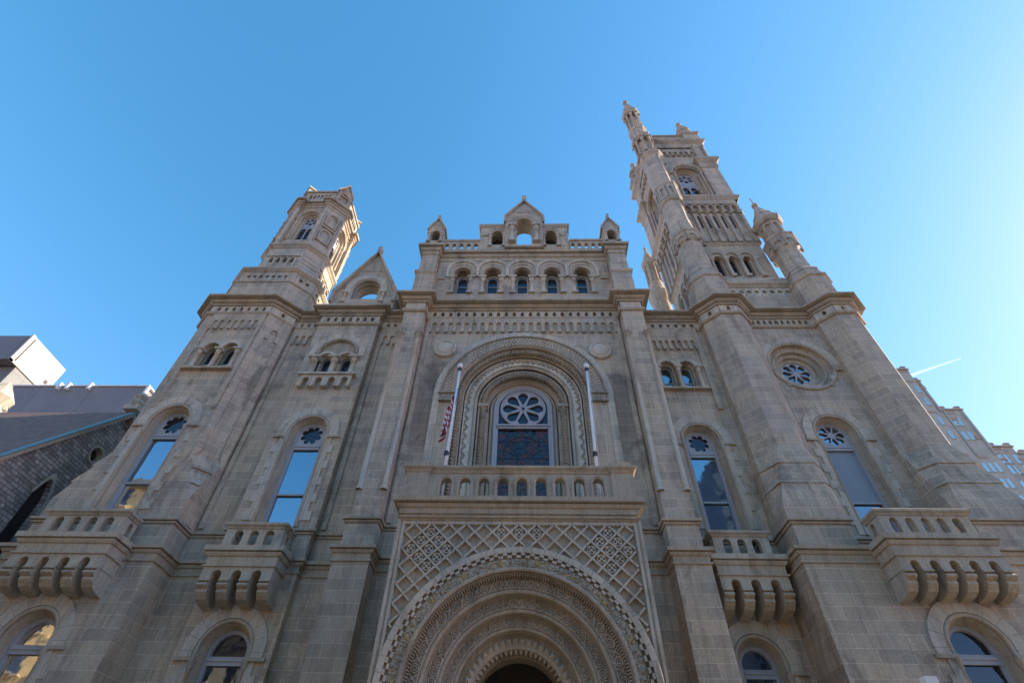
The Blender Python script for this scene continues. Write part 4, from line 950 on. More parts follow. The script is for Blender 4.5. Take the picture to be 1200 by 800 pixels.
for a, b in ((-3.6, -1.4), (1.25, 3.45)):
    m = MB(); m.mould([(a, 1), (a, -.06), (b, -.06), (b, 1)], [(0, 38.2), (.04, 38.22), (.12, 38.36), (.14, 38.38), (.14, 38.55), (-.5, 38.6)]); m.build('coping', 'trim', ae)
cxa = -.07; yg = -.3
m = MB(); m.plate([(cxa - 1.5, 35.06), (cxa + 1.5, 35.06), (cxa + 1.5, 39.4), (cxa, 41.9), (cxa - 1.5, 39.4)], [archpoly(cxa, 38.6, .62, 35.3, 20)], yg, 1.15, back=True); m.build('gable_wall', 'stone', ae)
m = MB(); m.sweep(arch(cxa, 38.6, .66, 37.95), [(.4, yg + .02), (.38, yg - .08), (.24, yg - .1), (.2, yg - .05), (.08, yg - .05), (0, yg - .02), (0, yg + .1)]); m.build('archivolt', 'carve', ae)
def gable_coping(m, cx, hw, ze, za, y0, y1, t=.2, drop=.5):
    """two raking slabs with short vertical kneelers"""
    for s in (-1, 1):
        P = [(cx, za + t * 1.3), (cx + s * (hw + t), ze + .02), (cx + s * (hw + t), ze - drop), (cx + s * hw, ze - drop), (cx + s * hw, ze - .1), (cx, za)]
        if s > 0: P = P[::-1]
        m.plate(P, [], y0, y1, back=True)
m = MB(); gable_coping(m, cxa, 1.5, 39.45, 41.95, yg - .2, 1.3, .16, .9); m.box(cxa - .19, cxa + .19, yg - .22, 1.0, 42.0, 42.75); m.build('gable_coping', 'trim', ae)
m = MB(); m.plate([(cxa - .62, 40.15), (cxa + .62, 40.15), (cxa, 41.3)], [], yg - .04, yg + .1); m.build('carved_panel', 'carve', ae)
for x in (cxa - .95, cxa + .95): column(ae, x, yg - .05, 35.5, 37.95, .17)
# corner pinnacles
for cxp, lb in ((-7.1, 'gabled pinnacle on the left end of the attic'), (6.8, 'gabled pinnacle on the right end of the attic')):
    m = MB(); m.box(cxp - .75, cxp + .75, -.35, 1.05, 35.06, 35.6)
    m.plate([(cxp - .62, 35.6), (cxp + .62, 35.6), (cxp + .62, 37.9), (cxp, 39.2), (cxp - .62, 37.9)], [archpoly(cxp, 37.0, .32, 36.0, 12)], -.28, .95, back=True); pn = part(m, 'pinnacle', 'stone', label=lb)
    m = MB(); m.face([(cxp - .5, .5, 35.7), (cxp + .5, .5, 35.7), (cxp + .5, .5, 37.6), (cxp - .5, .5, 37.6)]); m.build('niche_back', 'dark', pn)
    m = MB(); gable_coping(m, cxp, .62, 37.8, 39.15, -.42, 1.1, .12, .25); m.box(cxp - .1, cxp + .1, -.4, .9, 39.2, 39.75); m.sweep(arch(cxp, 37.0, .34, 36.7, 14), [(.16, -.27), (.14, -.36), (0, -.33)]); m.build('gable_coping', 'trim', pn)
    for s in (-1, 1): column(pn, cxp + s * .48, -.34, 35.7, 36.9, .09)

# =====================================================================  GABLE OVER THE LEFT BAY
gcx, gy = -11.35, .35
m = MB(); m.plate([(gcx - 2.1, 28.3), (gcx + 2.1, 28.3), (gcx + 2.1, 30.2), (gcx, 35.0), (gcx - 2.1, 30.2)], [archpoly(gcx - .05, 30.75, .95, 29.5, 24)], gy, gy + 1.3, back=True); lg = part(m, 'gable', 'stone', label='gable with open arch above the left bay')
m = MB(); m.sweep(arch(gcx - .05, 30.75, 1.08, 30.1, 28), [(.42, gy + .02), (.42, gy - .05), (.0, gy - .05), (0, gy + .04)]); m.build('voussoirs', 'pale', lg)
m = MB(); m.sweep(arch(gcx - .05, 30.75, .8, 29.4, 28), [(.3, gy), (.22, gy + .12), (.16, gy + .3), (.12, gy + .5), (.0, gy + .55), (0, gy + 1.2)])
for rr, yy in ((.98, gy + .04), (.88, gy + .35)): m.sweep(arch(gcx - .05, 30.75, rr, 29.4, 28), [(.06 * math.cos(t), yy + .06 * math.sin(t)) for t in [PI * .3 - k * PI / 5 for k in range(7)]], True)
m.build('archivolt', 'trim', lg)
m = MB(); gable_coping(m, gcx, 2.1, 30.2, 35.0, gy - .3, gy + 1.7, .2, 1.2); m.box(gcx - .14, gcx + .14, gy - .3, gy + .2, 35.1, 35.7); m.box(gcx + 2.1, gcx + 2.5, gy - .1, gy + 1.5, 29.3, 30.0); m.build('gable_coping', 'trim', lg)
m = MB(); m.plate([(gcx - .75, 32.75), (gcx + .75, 32.75), (gcx, 34.0)], [], gy - .04, gy + .1); m.build('carved_panel', 'carve', lg)
for s in (-1, 1): column(lg, gcx - .05 + s * 1.35, gy - .06, 29.0, 30.1, .11)
m = MB(); m.box(gcx - 2.25, gcx + 2.25, gy - .12, gy + 1.4, 28.3, 29.0); m.build('gable_base', 'trim', lg)

# =====================================================================  LEFT TOWER (octagonal)
def octp(cx, cy, fx, fy, ch):
    """closed plan, flats 2*fx (front/back) and 2*fy (sides) with chamfers ch; clockwise seen from above so outward is right-hand"""
    X, Y = fx + ch, fy + ch
    return [(cx - X, cy + fy), (cx - X, cy - fy), (cx - fx, cy - Y), (cx + fx, cy - Y), (cx + X, cy - fy), (cx + X, cy + fy), (cx + fx, cy + Y), (cx - fx, cy + Y)]
def closed_wall(path, z0, z1, name, holes={}, mat='stone', depth=.4, label=None):
    m = MB(); wallrun(m, path + [path[0]], z0, z1, holes, depth); m.face([(x, y, z1) for x, y in path]); return part(m, name, mat, label=label)
LX, LY = -19.05, 3.0
OA = octp(LX, LY, 2.0, 1.65, 1.25)
closed_wall(OA, 28.3, 31.2, 'tower_stage')
m = MB(); m.mould(OA, [(0, 31.1), (.08, 31.14), (.1, 31.25), (0, 31.35), (-.3, 31.35)], True); part(m, 'string_course', 'trim')
m = MB(); OB = octp(LX, LY, 1.96, 1.61, 1.22)
for i in range(8):
    a, b = OB[i], OB[(i + 1) % 8]; Ms, l = segframe(a, b); n = 7 if i % 2 == 0 or i in (2,) else 2
    n = 7 if l > 3 and i in (2, 6) else (5 if l > 3 else 2); k = MB(Ms); hs = [circ(.35 + (l - .7) * (j + .5) / n, 31.95, .15, 10) for j in range(n)]
    k.plate([(0, 31.34), (l, 31.34), (l, 32.55), (0, 32.55)], hs, 0, .3, sides=False); k.face([(.1, .3, 31.5), (l - .1, .3, 31.5), (l - .1, .3, 32.4), (.1, .3, 32.4)])
    m.f += [tuple(len(m.v) + q for q in f) for f in k.f]; m.v += k.v; m.uv += k.uv; m.sm += k.sm
part(m, 'pierced_band', 'stone')
m = MB(); m.mould(OB, [(0, 32.45), (.08, 32.5), (.2, 32.66), (.24, 32.7), (.24, 32.86), (.0, 32.98), (-.6, 33.0)], True); part(m, 'string_course', 'trim')
OC = octp(LX, LY, 1.75, 1.45, 1.15); OCt = octp(LX, LY, 1.45, 1.3, 1.1)
m = MB()
for i in range(8):
    a, b, c, d = OC[i], OC[(i + 1) % 8], OCt[(i + 1) % 8], OCt[i]; m.face([(*a, 33.0), (*b, 33.0), (*lerp(b, c, .6), 33.6), (*lerp(a, d, .6), 33.6)]); m.face([(*lerp(a, d, .6), 33.6), (*lerp(b, c, .6), 33.6), (*c, 34.4), (*d, 34.4)])
part(m, 'tower_stage', 'stone')
hA = {i: [archpoly((.35 if i == 2 else .2) + 2.2 * (j + .5) / 4, 34.7, .17, 33.7, 8) for j in range(4)] for i in (2, 4)}
closed_wall(OCt, 33.3, 36.5, 'tower_stage', hA)
for i in (2, 4):
    Ms, l = segframe(OCt[i], OCt[i + 1])
    m = MB(Ms)
    for j in range(4):
        c = (.35 if i == 2 else .2) + 2.2 * (j + .5) / 4; m.sweep(arch(c, 34.75, .2, 33.5, 10), [(.08, .01), (.08, -.1), (0, -.08), (0, .01)])
        m.box(c + .275 - .05, c + .275 + .05, -.14, .02, 33.4, 34.8)
    m.box(.1, l - .1, -.12, .02, 35.15, 35.3); m.build('blind_arcade', 'pale', T)
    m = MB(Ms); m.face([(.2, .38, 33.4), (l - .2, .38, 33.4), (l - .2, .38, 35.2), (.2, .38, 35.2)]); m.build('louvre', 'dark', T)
for i in (1, 3, 5):
    Ms, l = segframe(OCt[i], OCt[(i + 1) % 8]); m = MB(Ms); m.box(.15, l - .15, -.04, .02, 34.5, 34.62); m.box(.15, l - .15, -.04, .02, 34.9, 35.02); part(m, 'string_course', 'trim')
m = MB(); m.mould(OCt, [(0, 36.3), (.06, 36.35), (.12, 36.5), (.22, 36.6), (.25, 36.62), (.25, 36.85), (.0, 37.0), (-.6, 37.02)], True); part(m, 'tower_cornice', 'trim')
def notched(cx, cy, f, ch, pw, pd):
    """octagon plan whose four main sides are recessed between narrow corner piers"""
    P = octp(cx, cy, f, f, ch); out = []
    for i in range(8):
        a, b = P[i], P[(i + 1) % 8]; out.append(a)
        if i % 2 == 0:
            dx, dy = b[0] - a[0], b[1] - a[1]; l = math.hypot(dx, dy); tx, ty = dx / l, dy / l; nx, ny = ty, -tx
            p = (a[0] + tx * pw, a[1] + ty * pw); q = (b[0] - tx * pw, b[1] - ty * pw)
            out += [p, (p[0] - nx * pd, p[1] - ny * pd), (q[0] - nx * pd, q[1] - ny * pd), q]
    return out
BL = LY + .1
OD = octp(LX, BL, 1.42, 1.42, 1.2); ODn = notched(LX, BL, 1.42, 1.2, .28, .35)
for_seg = {}
for i in range(len(ODn)):
    a, b = ODn[i], ODn[(i + 1) % len(ODn)]
    if 2.1 < math.hypot(a[0] - b[0], a[1] - b[1]) < 2.5: for_seg[len(for_seg)] = i      # 0 left, 1 front, 2 right, 3 back
lD = 2.84 - .56
belh = archpoly(lD / 2, 41.7, .82, 38.0, 20)
closed_wall(ODn, 36.9, 43.4, 'belfry_stage', {for_seg[k]: [belh] for k in (0, 1, 2)}, depth=.35)
for kx in (0, 1, 2):
    i = for_seg[kx]; Ms, l = segframe(ODn[i], ODn[i + 1]); c = l / 2
    m = MB(Ms); m.sweep(arch(c, 41.7, .84, 41.3, 24), [(.3, .01), (.28, -.12), (.2, -.14), (.14, -.08), (0, -.08), (0, .02)])
    bwn = part(m, 'belfry_window', 'trim', label='arched belfry window facing the street on the left tower' if kx == 1 else None)
    m = MB(Ms); m.sweep(arch(c, 41.7, .56, 38.0, 24), [(.28, .0), (.24, .1), (.16, .14), (.12, .34), (.04, .4), (0, .46), (0, .7)])
    for s in (-1, 1): m.lathe(c + s * .93, -.02, [(.11, 38.0), (.09, 38.2), (.085, 41.0), (.14, 41.25), (.14, 41.35)], 8)
    m.build('reveal', 'stone', bwn)
    m = MB(Ms); R = .56; outer = [(c - R, 40.7)] + [(x, z) for x, z, _, _ in arch(c, 41.7, R, None, 20)] + [(c + R, 40.7)]
    m.plate(outer, [petal(c, 41.6, PI / 2 + 2 * PI * k / 6, .1, .54, .15) for k in range(6)], .5, .6); m.box(c - .05, c + .05, .48, .6, 37.9, 40.75); m.plate([(c - R, 40.1), (c + R, 40.1), (c + R, 40.75), (c - R, 40.75)], [archpoly(c - .29, 40.3, .22, 40.11, 8), archpoly(c + .29, 40.3, .22, 40.11, 8)], .5, .58); m.build('tracery', 'frame', bwn)
    m = MB(Ms); m.face([(c - .58, .63, 37.9), (c + .58, .63, 37.9), (c + .58, .63, 41.8), *[(x, .63, z) for x, z, _, _ in arch(c, 41.7, .56, None, 12)[::-1]], (c - .58, .63, 41.8)]); m.build('pane', 'glassd', bwn)
for i in (1, 3, 5):
    Ms, l = segframe(OD[i], OD[(i + 1) % 8]); c = l / 2; m = MB(Ms)
    for zc, zz in ((41.6, 40.4), (39.1, 38.0)):
        m.sweep(arch(c, zc, .36, zz, 14), [(.2, .01), (.18, -.14), (.06, -.14), (0, -.04), (0, .01)]); m.box(c - .62, c + .62, -.12, .02, zz - .14, zz)
        for sd in (-1, 1): m.lathe(c + sd * .46, -.1, [(.09, zz), (.06, zz + .1), (.06, zc - .3), (.11, zc - .08), (.11, zc)], 6)
    m.box(c - .66, c + .66, -.14, .02, 39.85, 40.02); m.box(c - .72, c - .62, -.1, .02, 37.6, 42.2); m.box(c + .62, c + .72, -.1, .02, 37.6, 42.2); part(m, 'blind_niche', 'trim')
m = MB(); m.mould(ODn, [(0, 42.75), (.06, 42.8), (.06, 42.92), (.0, 42.95)], True); m2 = MB(); m2.mould(ODn, [(0, 43.15), (.1, 43.2), (.12, 43.35), (.03, 43.4), (.05, 43.5), (.18, 43.6), (.22, 43.72), (.14, 43.76), (.38, 43.8), (.4, 44.0), (.1, 44.1), (-.4, 44.1)], True); part(m, 'string_course', 'trim'); part(m2, 'tower_cornice', 'trim')
OE = octp(LX, BL, 1.34, 1.34, 1.12); m = MB()
for i in range(8):
    a, b = OE[i], OE[(i + 1) % 8]; Ms, l = segframe(a, b); k = MB(Ms); n = 6 if l > 2.3 else 3
    hs = [archpoly(.3 + (l - .6) * (j + .5) / n, 45.2, .13, 44.55, 6) for j in range(n)] if i % 2 == 0 else []
    k.plate([(0, 44.05), (l, 44.05), (l, 45.75), (0, 45.75)], hs, 0, .22, sides=False, back=True); k.box(-.02, l + .02, -.12, .3, 45.75 + .003 * (i % 2), 45.98 + .003 * (i % 2))
    m.f += [tuple(len(m.v) + q for q in f) for f in k.f]; m.v += k.v; m.uv += k.uv; m.sm += k.sm
part(m, 'tower_parapet', 'trim')
for i, kind in ((1, 'block'), (3, 'gable'), (5, 'block'), (7, 'gable')):
    Ms, l = segframe(OE[i], OE[(i + 1) % 8]); c = l / 2
    if kind == 'block':
        m = MB(Ms); m.box(c - .55, c + .55, -.12, .9, 45.9, 47.0); m.box(c - .65, c + .65, -.2, 1.0, 47.0, 47.25); part(m, 'pinnacle', 'trim', label='square block pinnacle on the left tower')
    else:
        m = MB(Ms); m.plate([(c - .66, 44.2), (c + .66, 44.2), (c + .66, 46.3), (c, 47.6), (c - .66, 46.3)], [archpoly(c, 45.75, .4, 44.7, 12)], -.18, .85, back=True); gable_coping(m, c, .66, 46.25, 47.65, -.32, .98, .13, .2); m.box(c - .1, c + .1, -.24, .1, 47.7, 48.15); part(m, 'pinnacle', 'trim', label='gabled pinnacle on the left tower')

# =====================================================================  RIGHT TOWER
def o8(h): return h / math.cos(PI / 8)
def turret(cx, cy, segs, name, mat='stone', label=None, n=8, a0=PI / 8):
    m = MB(); m.lathe(cx, cy, [(o8(h) if h > 0 else 0, z) for h, z in segs], n, a0); return part(m, name, mat, label=label)
def lower_turret(cx, cy):
    t = turret(cx, cy, [(1.32, 28.3), (1.28, 31.15), (1.4, 31.25), (1.4, 31.4), (1.22, 31.55), (1.12, 32.2), (1.16, 32.25), (1.16, 32.35), (.92, 32.8)], 'turret_base')
    return t
t1x, t1y = 13.15, .95
lower_turret(t1x, t1y)
t = turret(t1x, t1y, [(.92, 32.8), (.9, 36.3), (.92, 36.4), (1.06, 36.6), (1.06, 37.35), (1.2, 37.5), (1.22, 37.75), (.98, 38.1)], 'turret_stage')
m = MB()
for k in range(8):
    a = -PI / 2 + k * PI / 4; Ms, l = segframe((t1x + o8(1.06) * math.cos(a - PI / 8), t1y + o8(1.06) * math.sin(a - PI / 8)), (t1x + o8(1.06) * math.cos(a + PI / 8), t1y + o8(1.06) * math.sin(a + PI / 8)))
    kk = MB(Ms); P = [(0, 37.4), (0, 36.3), (.14, 36.3), (.14, 36.6)] + [(l / 2 + (l / 2 - .14) * math.cos(PI - PI * i / 8), 36.6 + .4 * math.sin(PI * i / 8)) for i in range(1, 8)] + [(l - .14, 36.6), (l - .14, 36.3), (l, 36.3), (l, 37.4)]
    kk.plate(P, [], -.09, .1); m.f += [tuple(len(m.v) + q for q in f) for f in kk.f]; m.v += kk.v; m.uv += kk.uv; m.sm += kk.sm
m.build('corbel_arches', 'trim', t)
turret(t1x - .03, t1y, [(.98, 38.1), (.86, 39.2), (.86, 42.9), (1.0, 43.0), (1.06, 43.1), (1.06, 43.3), (.9, 43.4)], 'turret_stage')
t = turret(t1x - .03, t1y, [(.94, 43.4), (.94, 45.5), (1.08, 45.7), (1.12, 45.75), (1.12, 46.05), (.92, 46.3)], 'turret_stage')
m = MB()
for k in range(8):
    a = -PI / 2 + k * PI / 4; h = .945; Ms, l = segframe((t1x - .03 + o8(h) * math.cos(a - PI / 8), t1y + o8(h) * math.sin(a - PI / 8)), (t1x - .03 + o8(h) * math.cos(a + PI / 8), t1y + o8(h) * math.sin(a + PI / 8)))
    kk = MB(Ms); kk.plate([(0, 43.4), (l, 43.4), (l, 45.6), (0, 45.6)], [[(l / 2 - .13, 43.8), (l / 2 + .13, 43.8), (l / 2 + .13, 45.1), (l / 2 - .13, 45.1)]], -.12, .0); m.f += [tuple(len(m.v) + q for q in f) for f in kk.f]; m.v += kk.v; m.uv += kk.uv; m.sm += kk.sm
m.build('slotted_panel', 'trim', t)
turret(t1x - .12, t1y, [(.92, 46.0), (.9, 52.0), (1.02, 52.3), (1.16, 52.6), (1.18, 52.9), (.95, 53.2)], 'turret_stage')
t = turret(t1x - .3, t1y, [(.62, 53.1), (.62, 56.9), (.9, 57.0), (1.08, 57.3), (1.1, 57.6), (.9, 57.85)], 'turret_stage')
def ring_columns(root, cx, cy, R, z0, z1, r, n=8, off=0):
    for k in range(n):
        a = -PI / 2 + PI / 8 + off + 2 * PI * k / n; column(root, cx + R * math.cos(a), cy + R * math.sin(a), z0, z1, r, 'trim')
ring_columns(t, t1x - .3, t1y, .93, 53.2, 56.95, .13)
t = turret(t1x - .42, t1y, [(.84, 57.8), (.78, 59.4), (.9, 59.6), (.94, 59.75), (.94, 60.0), (.6, 60.3), (.42, 60.3), (.42, 64.6), (.7, 64.6), (.98, 65.0), (1.0, 65.3), (.9, 65.45), (.62, 66.8), (.66, 66.85), (.5, 67.2), (.18, 69.2), (.14, 69.3), (.3, 69.5), (.32, 69.7), (.14, 69.95), (.06, 70.2), (.05, 70.9), (0, 70.9)], 'turret_lantern', label='spired lantern at the very top of the right tower')
ring_columns(t, t1x - .42, t1y, .72, 60.2, 64.7, .12)
# free-standing front turret on the right
t2x, t2y = 20.5, .95
lower_turret(t2x, t2y)
t = turret(t2x - .05, t2y, [(.92, 32.8), (.86, 35.2), (1.0, 35.5), (1.06, 35.7), (1.06, 36.7), (1.22, 36.9), (1.22, 37.1), (.95, 37.35)], 'turret_stage')
m = MB()
for k in range(8):
    a = -PI / 2 + k * PI / 4; cxx = t2x - .05; Ms, l = segframe((cxx + o8(1.06) * math.cos(a - PI / 8), t2y + o8(1.06) * math.sin(a - PI / 8)), (cxx + o8(1.06) * math.cos(a + PI / 8), t2y + o8(1.06) * math.sin(a + PI / 8)))
    kk = MB(Ms); P = [(0, 36.9), (0, 35.5), (.14, 35.5), (.14, 35.9)] + [(l / 2 + (l / 2 - .14) * math.cos(PI - PI * i / 8), 35.9 + .4 * math.sin(PI * i / 8)) for i in range(1, 8)] + [(l - .14, 35.9), (l - .14, 35.5), (l, 35.5), (l, 36.9)]
    kk.plate(P, [], -.09, .1); m.f += [tuple(len(m.v) + q for q in f) for f in kk.f]; m.v += kk.v; m.uv += kk.uv; m.sm += kk.sm
m.build('corbel_arches', 'trim', t)
t = turret(t2x - .05, t2y, [(.7, 37.3), (.7, 39.4), (.95, 39.5), (1.12, 39.8), (1.14, 40.1), (1.0, 40.25), (.72, 41.0), (.78, 41.05), (.5, 41.7), (.17, 42.9), (.13, 43.0), (.26, 43.15), (.27, 43.35), (.1, 43.6), (.05, 43.8), (.05, 44.7), (0, 44.7)], 'turret_lantern', label='spired lantern of the low turret right of the tall tower')
m = MB()
for k in range(8):
    a = -PI / 2 + k * PI / 4; h = .8; cxx = t2x - .05; Ms, l = segframe((cxx + o8(h) * math.cos(a - PI / 8), t2y + o8(h) * math.sin(a - PI / 8)), (cxx + o8(h) * math.cos(a + PI / 8), t2y + o8(h) * math.sin(a + PI / 8)))
    kk = MB(Ms); kk.plate([(0, 37.3), (l, 37.3), (l, 39.5), (0, 39.5)], [archpoly(l / 2, 38.95, .17, 37.6, 8)], -.04, .12); m.f += [tuple(len(m.v) + q for q in f) for f in kk.f]; m.v += kk.v; m.uv += kk.uv; m.sm += kk.sm
m.build('lantern_arcade', 'trim', t)

# tower body
def body(x0, x1, y0, y1): return [(x0, y1), (x0, y0), (x1, y0), (x1, y1)]
m = MB(); wallrun(m, [(13.9, 1.2), (20.0, 1.2)], 28.3, 30.75); m.face([(13.9, 1.2, 32), (20, 1.2, 32), (20, 3, 32), (13.9, 3, 32)])
part(m, 'tower_stage', 'stone')
m = MB(); nL = 9; x0_, x1_ = 14.3, 19.3; ww = (x1_ - x0_) / nL; hs = []
for k in range(nL): hs.append(circ(x0_ + ww * (k + .5), 31.25, .19, 6))
for k in range(nL + 1):
    for zz in (30.93, 31.57): hs.append(circ(x0_ + ww * k, zz, .07, 4))
m.plate([(13.9, 30.75), (20.0, 30.75), (20.0, 31.75), (13.9, 31.75)], hs, 1.2, 1.4, sides=False); m.face([(14, 1.38, 30.8), (19.9, 1.38, 30.8), (19.9, 1.38, 31.7), (14, 1.38, 31.7)]); part(m, 'pierced_band', 'pale')
m = MB(); m.mould([(13.7, 1.2), (20.1, 1.2)], [(0, 31.7), (.08, 31.75), (.12, 31.9), (.22, 31.98), (.24, 32.0), (.24, 32.15), (-.3, 32.25)]); part(m, 'string_course', 'trim')
BX0, BX1, BY0, BY1 = 13.55, 19.5, 1.8, 8.0
b1 = body(BX0, BX1, BY0, BY1); b1c = [b1[0], b1[1], b1[2], b1[3]]
pl = lambda d: [(BX0 - d, BY1 + d), (BX0 - d, BY0 - d), (BX1 + d, BY0 - d), (BX1 + d, BY1 + d)]
m = MB()                                                       # battered plinth
for (d0, z0), (d1, z1) in zip([(.75, 28.3), (.75, 32.0), (.55, 32.3), (.5, 32.9), (.12, 33.6)], [(.75, 32.0), (.55, 32.3), (.5, 32.9), (.12, 33.6), (0, 33.65)]):
    a, b = pl(d0), pl(d1)
    if z0 == 28.3: a = [(BX0 - .2, BY1 + .7), (BX0 - .2, 2.6), (BX1 + .6, 2.6), (BX1 + .6, BY1 + .7)]; b = a
    for i in range(4): j = (i + 1) % 4; m.face([(*a[i], z0), (*a[j], z0), (*b[j], z1), (*b[i], z1)])
part(m, 'tower_plinth', 'stone')
acx = [2.0, 3.15, 4.3]
hb = [archpoly(c - .0, 36.3, .42, 34.0) for c in acx]
lF = BX1 - BX0; lS = BY1 - BY0
closed_wall(b1c, 33.6, 38.3, 'tower_stage', {1: hb, 0: [archpoly(lS - c, 36.3, .42, 34.0) for c in acx]}, depth=.5)
def on_faces(fn):
    for a, b, first in ((b1c[1], b1c[2], True), (b1c[0], b1c[1], False), (b1c[2], b1c[3], False)):
        Ms, l = segframe(a, b); fn(Ms, l, first)
def arcade(Ms, l, first):
    cs = [l / 2 - 1.2, l / 2, l / 2 + 1.2] if False else ([2.0, 3.15, 4.3] if first else [l - 4.3, l - 3.15, l - 2.0])
    m = MB(Ms); outline = []; rl, r, zs = .72, .44, 36.6; lim = 1.15 / 2; aa = math.acos(lim / rl)
    for i, c in enumerate(cs):
        s = PI if i == 0 else PI - aa; e = 0 if i == 2 else aa
        outline += [(c + rl * math.cos(s + (e - s) * k / 14), zs + rl * math.sin(s + (e - s) * k / 14)) for k in range(15)]
    outline.append((cs[-1] + rl, zs - .3))
    for c in reversed(cs): outline += [(c + r, zs - .3)] + [(c + r * math.cos(PI * k / 14), zs + r * math.sin(PI * k / 14)) for k in range(15)] + [(c - r, zs - .3)]
    outline.append((cs[0] - rl, zs - .3)); m.plate(outline, [], -.12, .02); w = part(m, 'arcade_window', 'trim', label='row of three arched openings low on the right tower' if first else None)
    for c in cs:
        m = MB(Ms); m.sweep(arch(c, zs - .1, .3, 34.0, 12), [(.14, 0), (.14, .25), (.04, .3), (0, .45), (0, .6)]); m.build('reveal', 'stone', w)
        m = MB(Ms); m.face([(c - .32, .6, 34), (c + .32, .6, 34), (c + .32, .6, 37), (c - .32, .6, 37)]); m.build('pane', 'glassd', w)
    for x in (cs[0] - .6, cs[0] + .575, cs[1] + .575, cs[2] + .6):
        m = MB(Ms); m.box(x - .2, x + .2, -.22, .05, 33.85, 34.1); m.lathe(x, -.05, [(.16, 34.1), (.13, 34.3), (.12, 35.8), (.16, 35.82), (.14, 35.9), (.22, 36.15)], 10); m.box(x - .23, x + .23, -.24, .1, 36.15, 36.32); m.build('colonette', 'pale', w)
on_faces(arcade)
ST = [(0, 38.15), (.06, 38.2), (.12, 38.35), (.16, 38.36), (.16, 38.5), (-.2, 38.6)]
m = MB(); m.mould(b1c, ST, True); part(m, 'string_course', 'trim')
closed_wall(b1c, 38.5, 45.6, 'tower_stage')
def lesenes(Ms, l, first):
    n = 7; x0, x1 = .95, l - .12
    if not first: x0, x1 = .12, l - .12
    w = (x1 - x0) / n; m = MB(Ms)
    for k in range(n + 1):
        x = x0 + w * k; m.box(x - .13, x + .13, -.2, .02, 38.75, 44.3); 
        m.face([(x - .16, -.2, 38.9), (x + .16, -.2, 38.9), (x + .16, -.02, 38.5), (x - .16, -.02, 38.5)]) if False else m.box(x - .2, x + .2, -.26, .02, 38.55, 39.2)
    o = part(m, 'lesenes', 'stone')
    m = MB(Ms)
    for k in range(n):
        c = x0 + w * (k + .5); m.sweep(arch(c, 44.3, w / 2 - .12, 44.0, 8), [(.12, .0), (.12, -.3), (0, -.3), (0, .02)]); m.sweep(arch(c, 43.55, .16, 43.3, 8), [(.08, 0), (.08, -.16), (0, -.16), (0, 0)])
    for k in range(n + 1):
        x = x0 + w * k; m.box(x - .14, x + .14, -.34, .02, 44.1, 44.35); m.lathe(x, -.22, [(.12, 43.2), (.16, 43.7), (.12, 44.1)], 6)
    m.box(x0 - .1, x1 + .1, -.3, .02, 44.75, 45.6)
    m.build('corbel_arches', 'trim', o)
    m = MB(Ms)
    for k in range(1, n - 1) if first else range(1, n - 1): c = x0 + w * (k + .5); m.box(c - .1, c + .1, -.02, .03, 41.0, 43.0)
    m.build('slit_opening', 'dark', o)
on_faces(lesenes)
m = MB(); m.mould(pl(.3), [(0, 45.5), (.05, 45.55), (.1, 45.7), (.2, 45.85), (.22, 46.1), (-.4, 46.3)], True); part(m, 'tower_cornice', 'trim')
lbc = lF / 2 + .05
bh = archpoly(lbc, 51.9, 1.35, 46.6, 24); bhs = archpoly(lS / 2, 51.9, 1.35, 46.6, 24)
closed_wall(b1c, 46.2, 58.6, 'belfry_stage', {1: [bh], 0: [bhs], 2: [bhs]}, depth=.5)
def belfry(Ms, l, first):
    c = lbc if first else l / 2
    m = MB(Ms); m.sweep(arch(c, 51.9, 1.4, 51.5, 26), [(.5, .01), (.48, -.12), (.1, -.14), (0, -.06), (0, .05)]); w = part(m, 'belfry_window', 'trim', label='tall arched belfry window at the top of the right tower' if first else None)
    m = MB(Ms); m.sweep(arch(c, 51.9, .85, 46.6, 26), [(.55, .0), (.5, .12), (.4, .14), (.38, .35), (.24, .4), (.18, .6), (.02, .62), (0, .8), (0, 1.1)])
    for s in (-1, 1):
        for d, y in ((1.36, -.05), (1.17, .18)): m.lathe(c + s * d, y, [(.13, 46.6), (.1, 46.9), (.1, 51.1), (.17, 51.5), (.17, 51.6)], 8)
    m.build('reveal', 'stone', w)
    m = MB(Ms)
    for k, p, t in along(c, 51.9, 1.22, 26): m.block_on(p, t, .12, .07, .18, .1)
    m.build('dentils', 'pale', w)
    m = MB(Ms); R = .85; m.plate([(c - R, 50.3)] + [(x, z) for x, z, _, _ in arch(c, 51.9, R, None, 20)] + [(c + R, 50.3)], [petal(c, 51.75, PI / 2 + 2 * PI * k / 6, .14, .78, .225) for k in range(6)], .78, .92); m.box(c - .07, c + .07, .76, .92, 46.4, 50.35)
    m.plate([(c - R, 49.5), (c + R, 49.5), (c + R, 50.35), (c - R, 50.35)], [archpoly(c - .4, 49.7, .3, 49.51, 8), archpoly(c + .4, 49.7, .3, 49.51, 8)], .78, .9); m.build('tracery', 'frame', w)
    m = MB(Ms); m.face([(c - .86, .98, 46.4), (c + .86, .98, 46.4), (c + .86, .98, 52), *[(x, .98, z) for x, z, _, _ in arch(c, 51.9, .85, None, 12)[::-1]], (c - .86, .98, 52)]); m.build('pane', 'glassm', w)
    m = MB(Ms); m.box(.4, c - 1.5, -.09, .02, 51.45, 51.65); m.box(c + 1.5, l - .4, -.09, .02, 51.45, 51.65); part(m, 'string_course', 'trim')
    m = MB(Ms); panel_frame(m, c - 1.75, c + 1.75, 53.6, 56.4, 55.5, 6, 0, topz=56.9, side=.35, th=.2); part(m, 'corbel_table', 'trim')
on_faces(belfry)
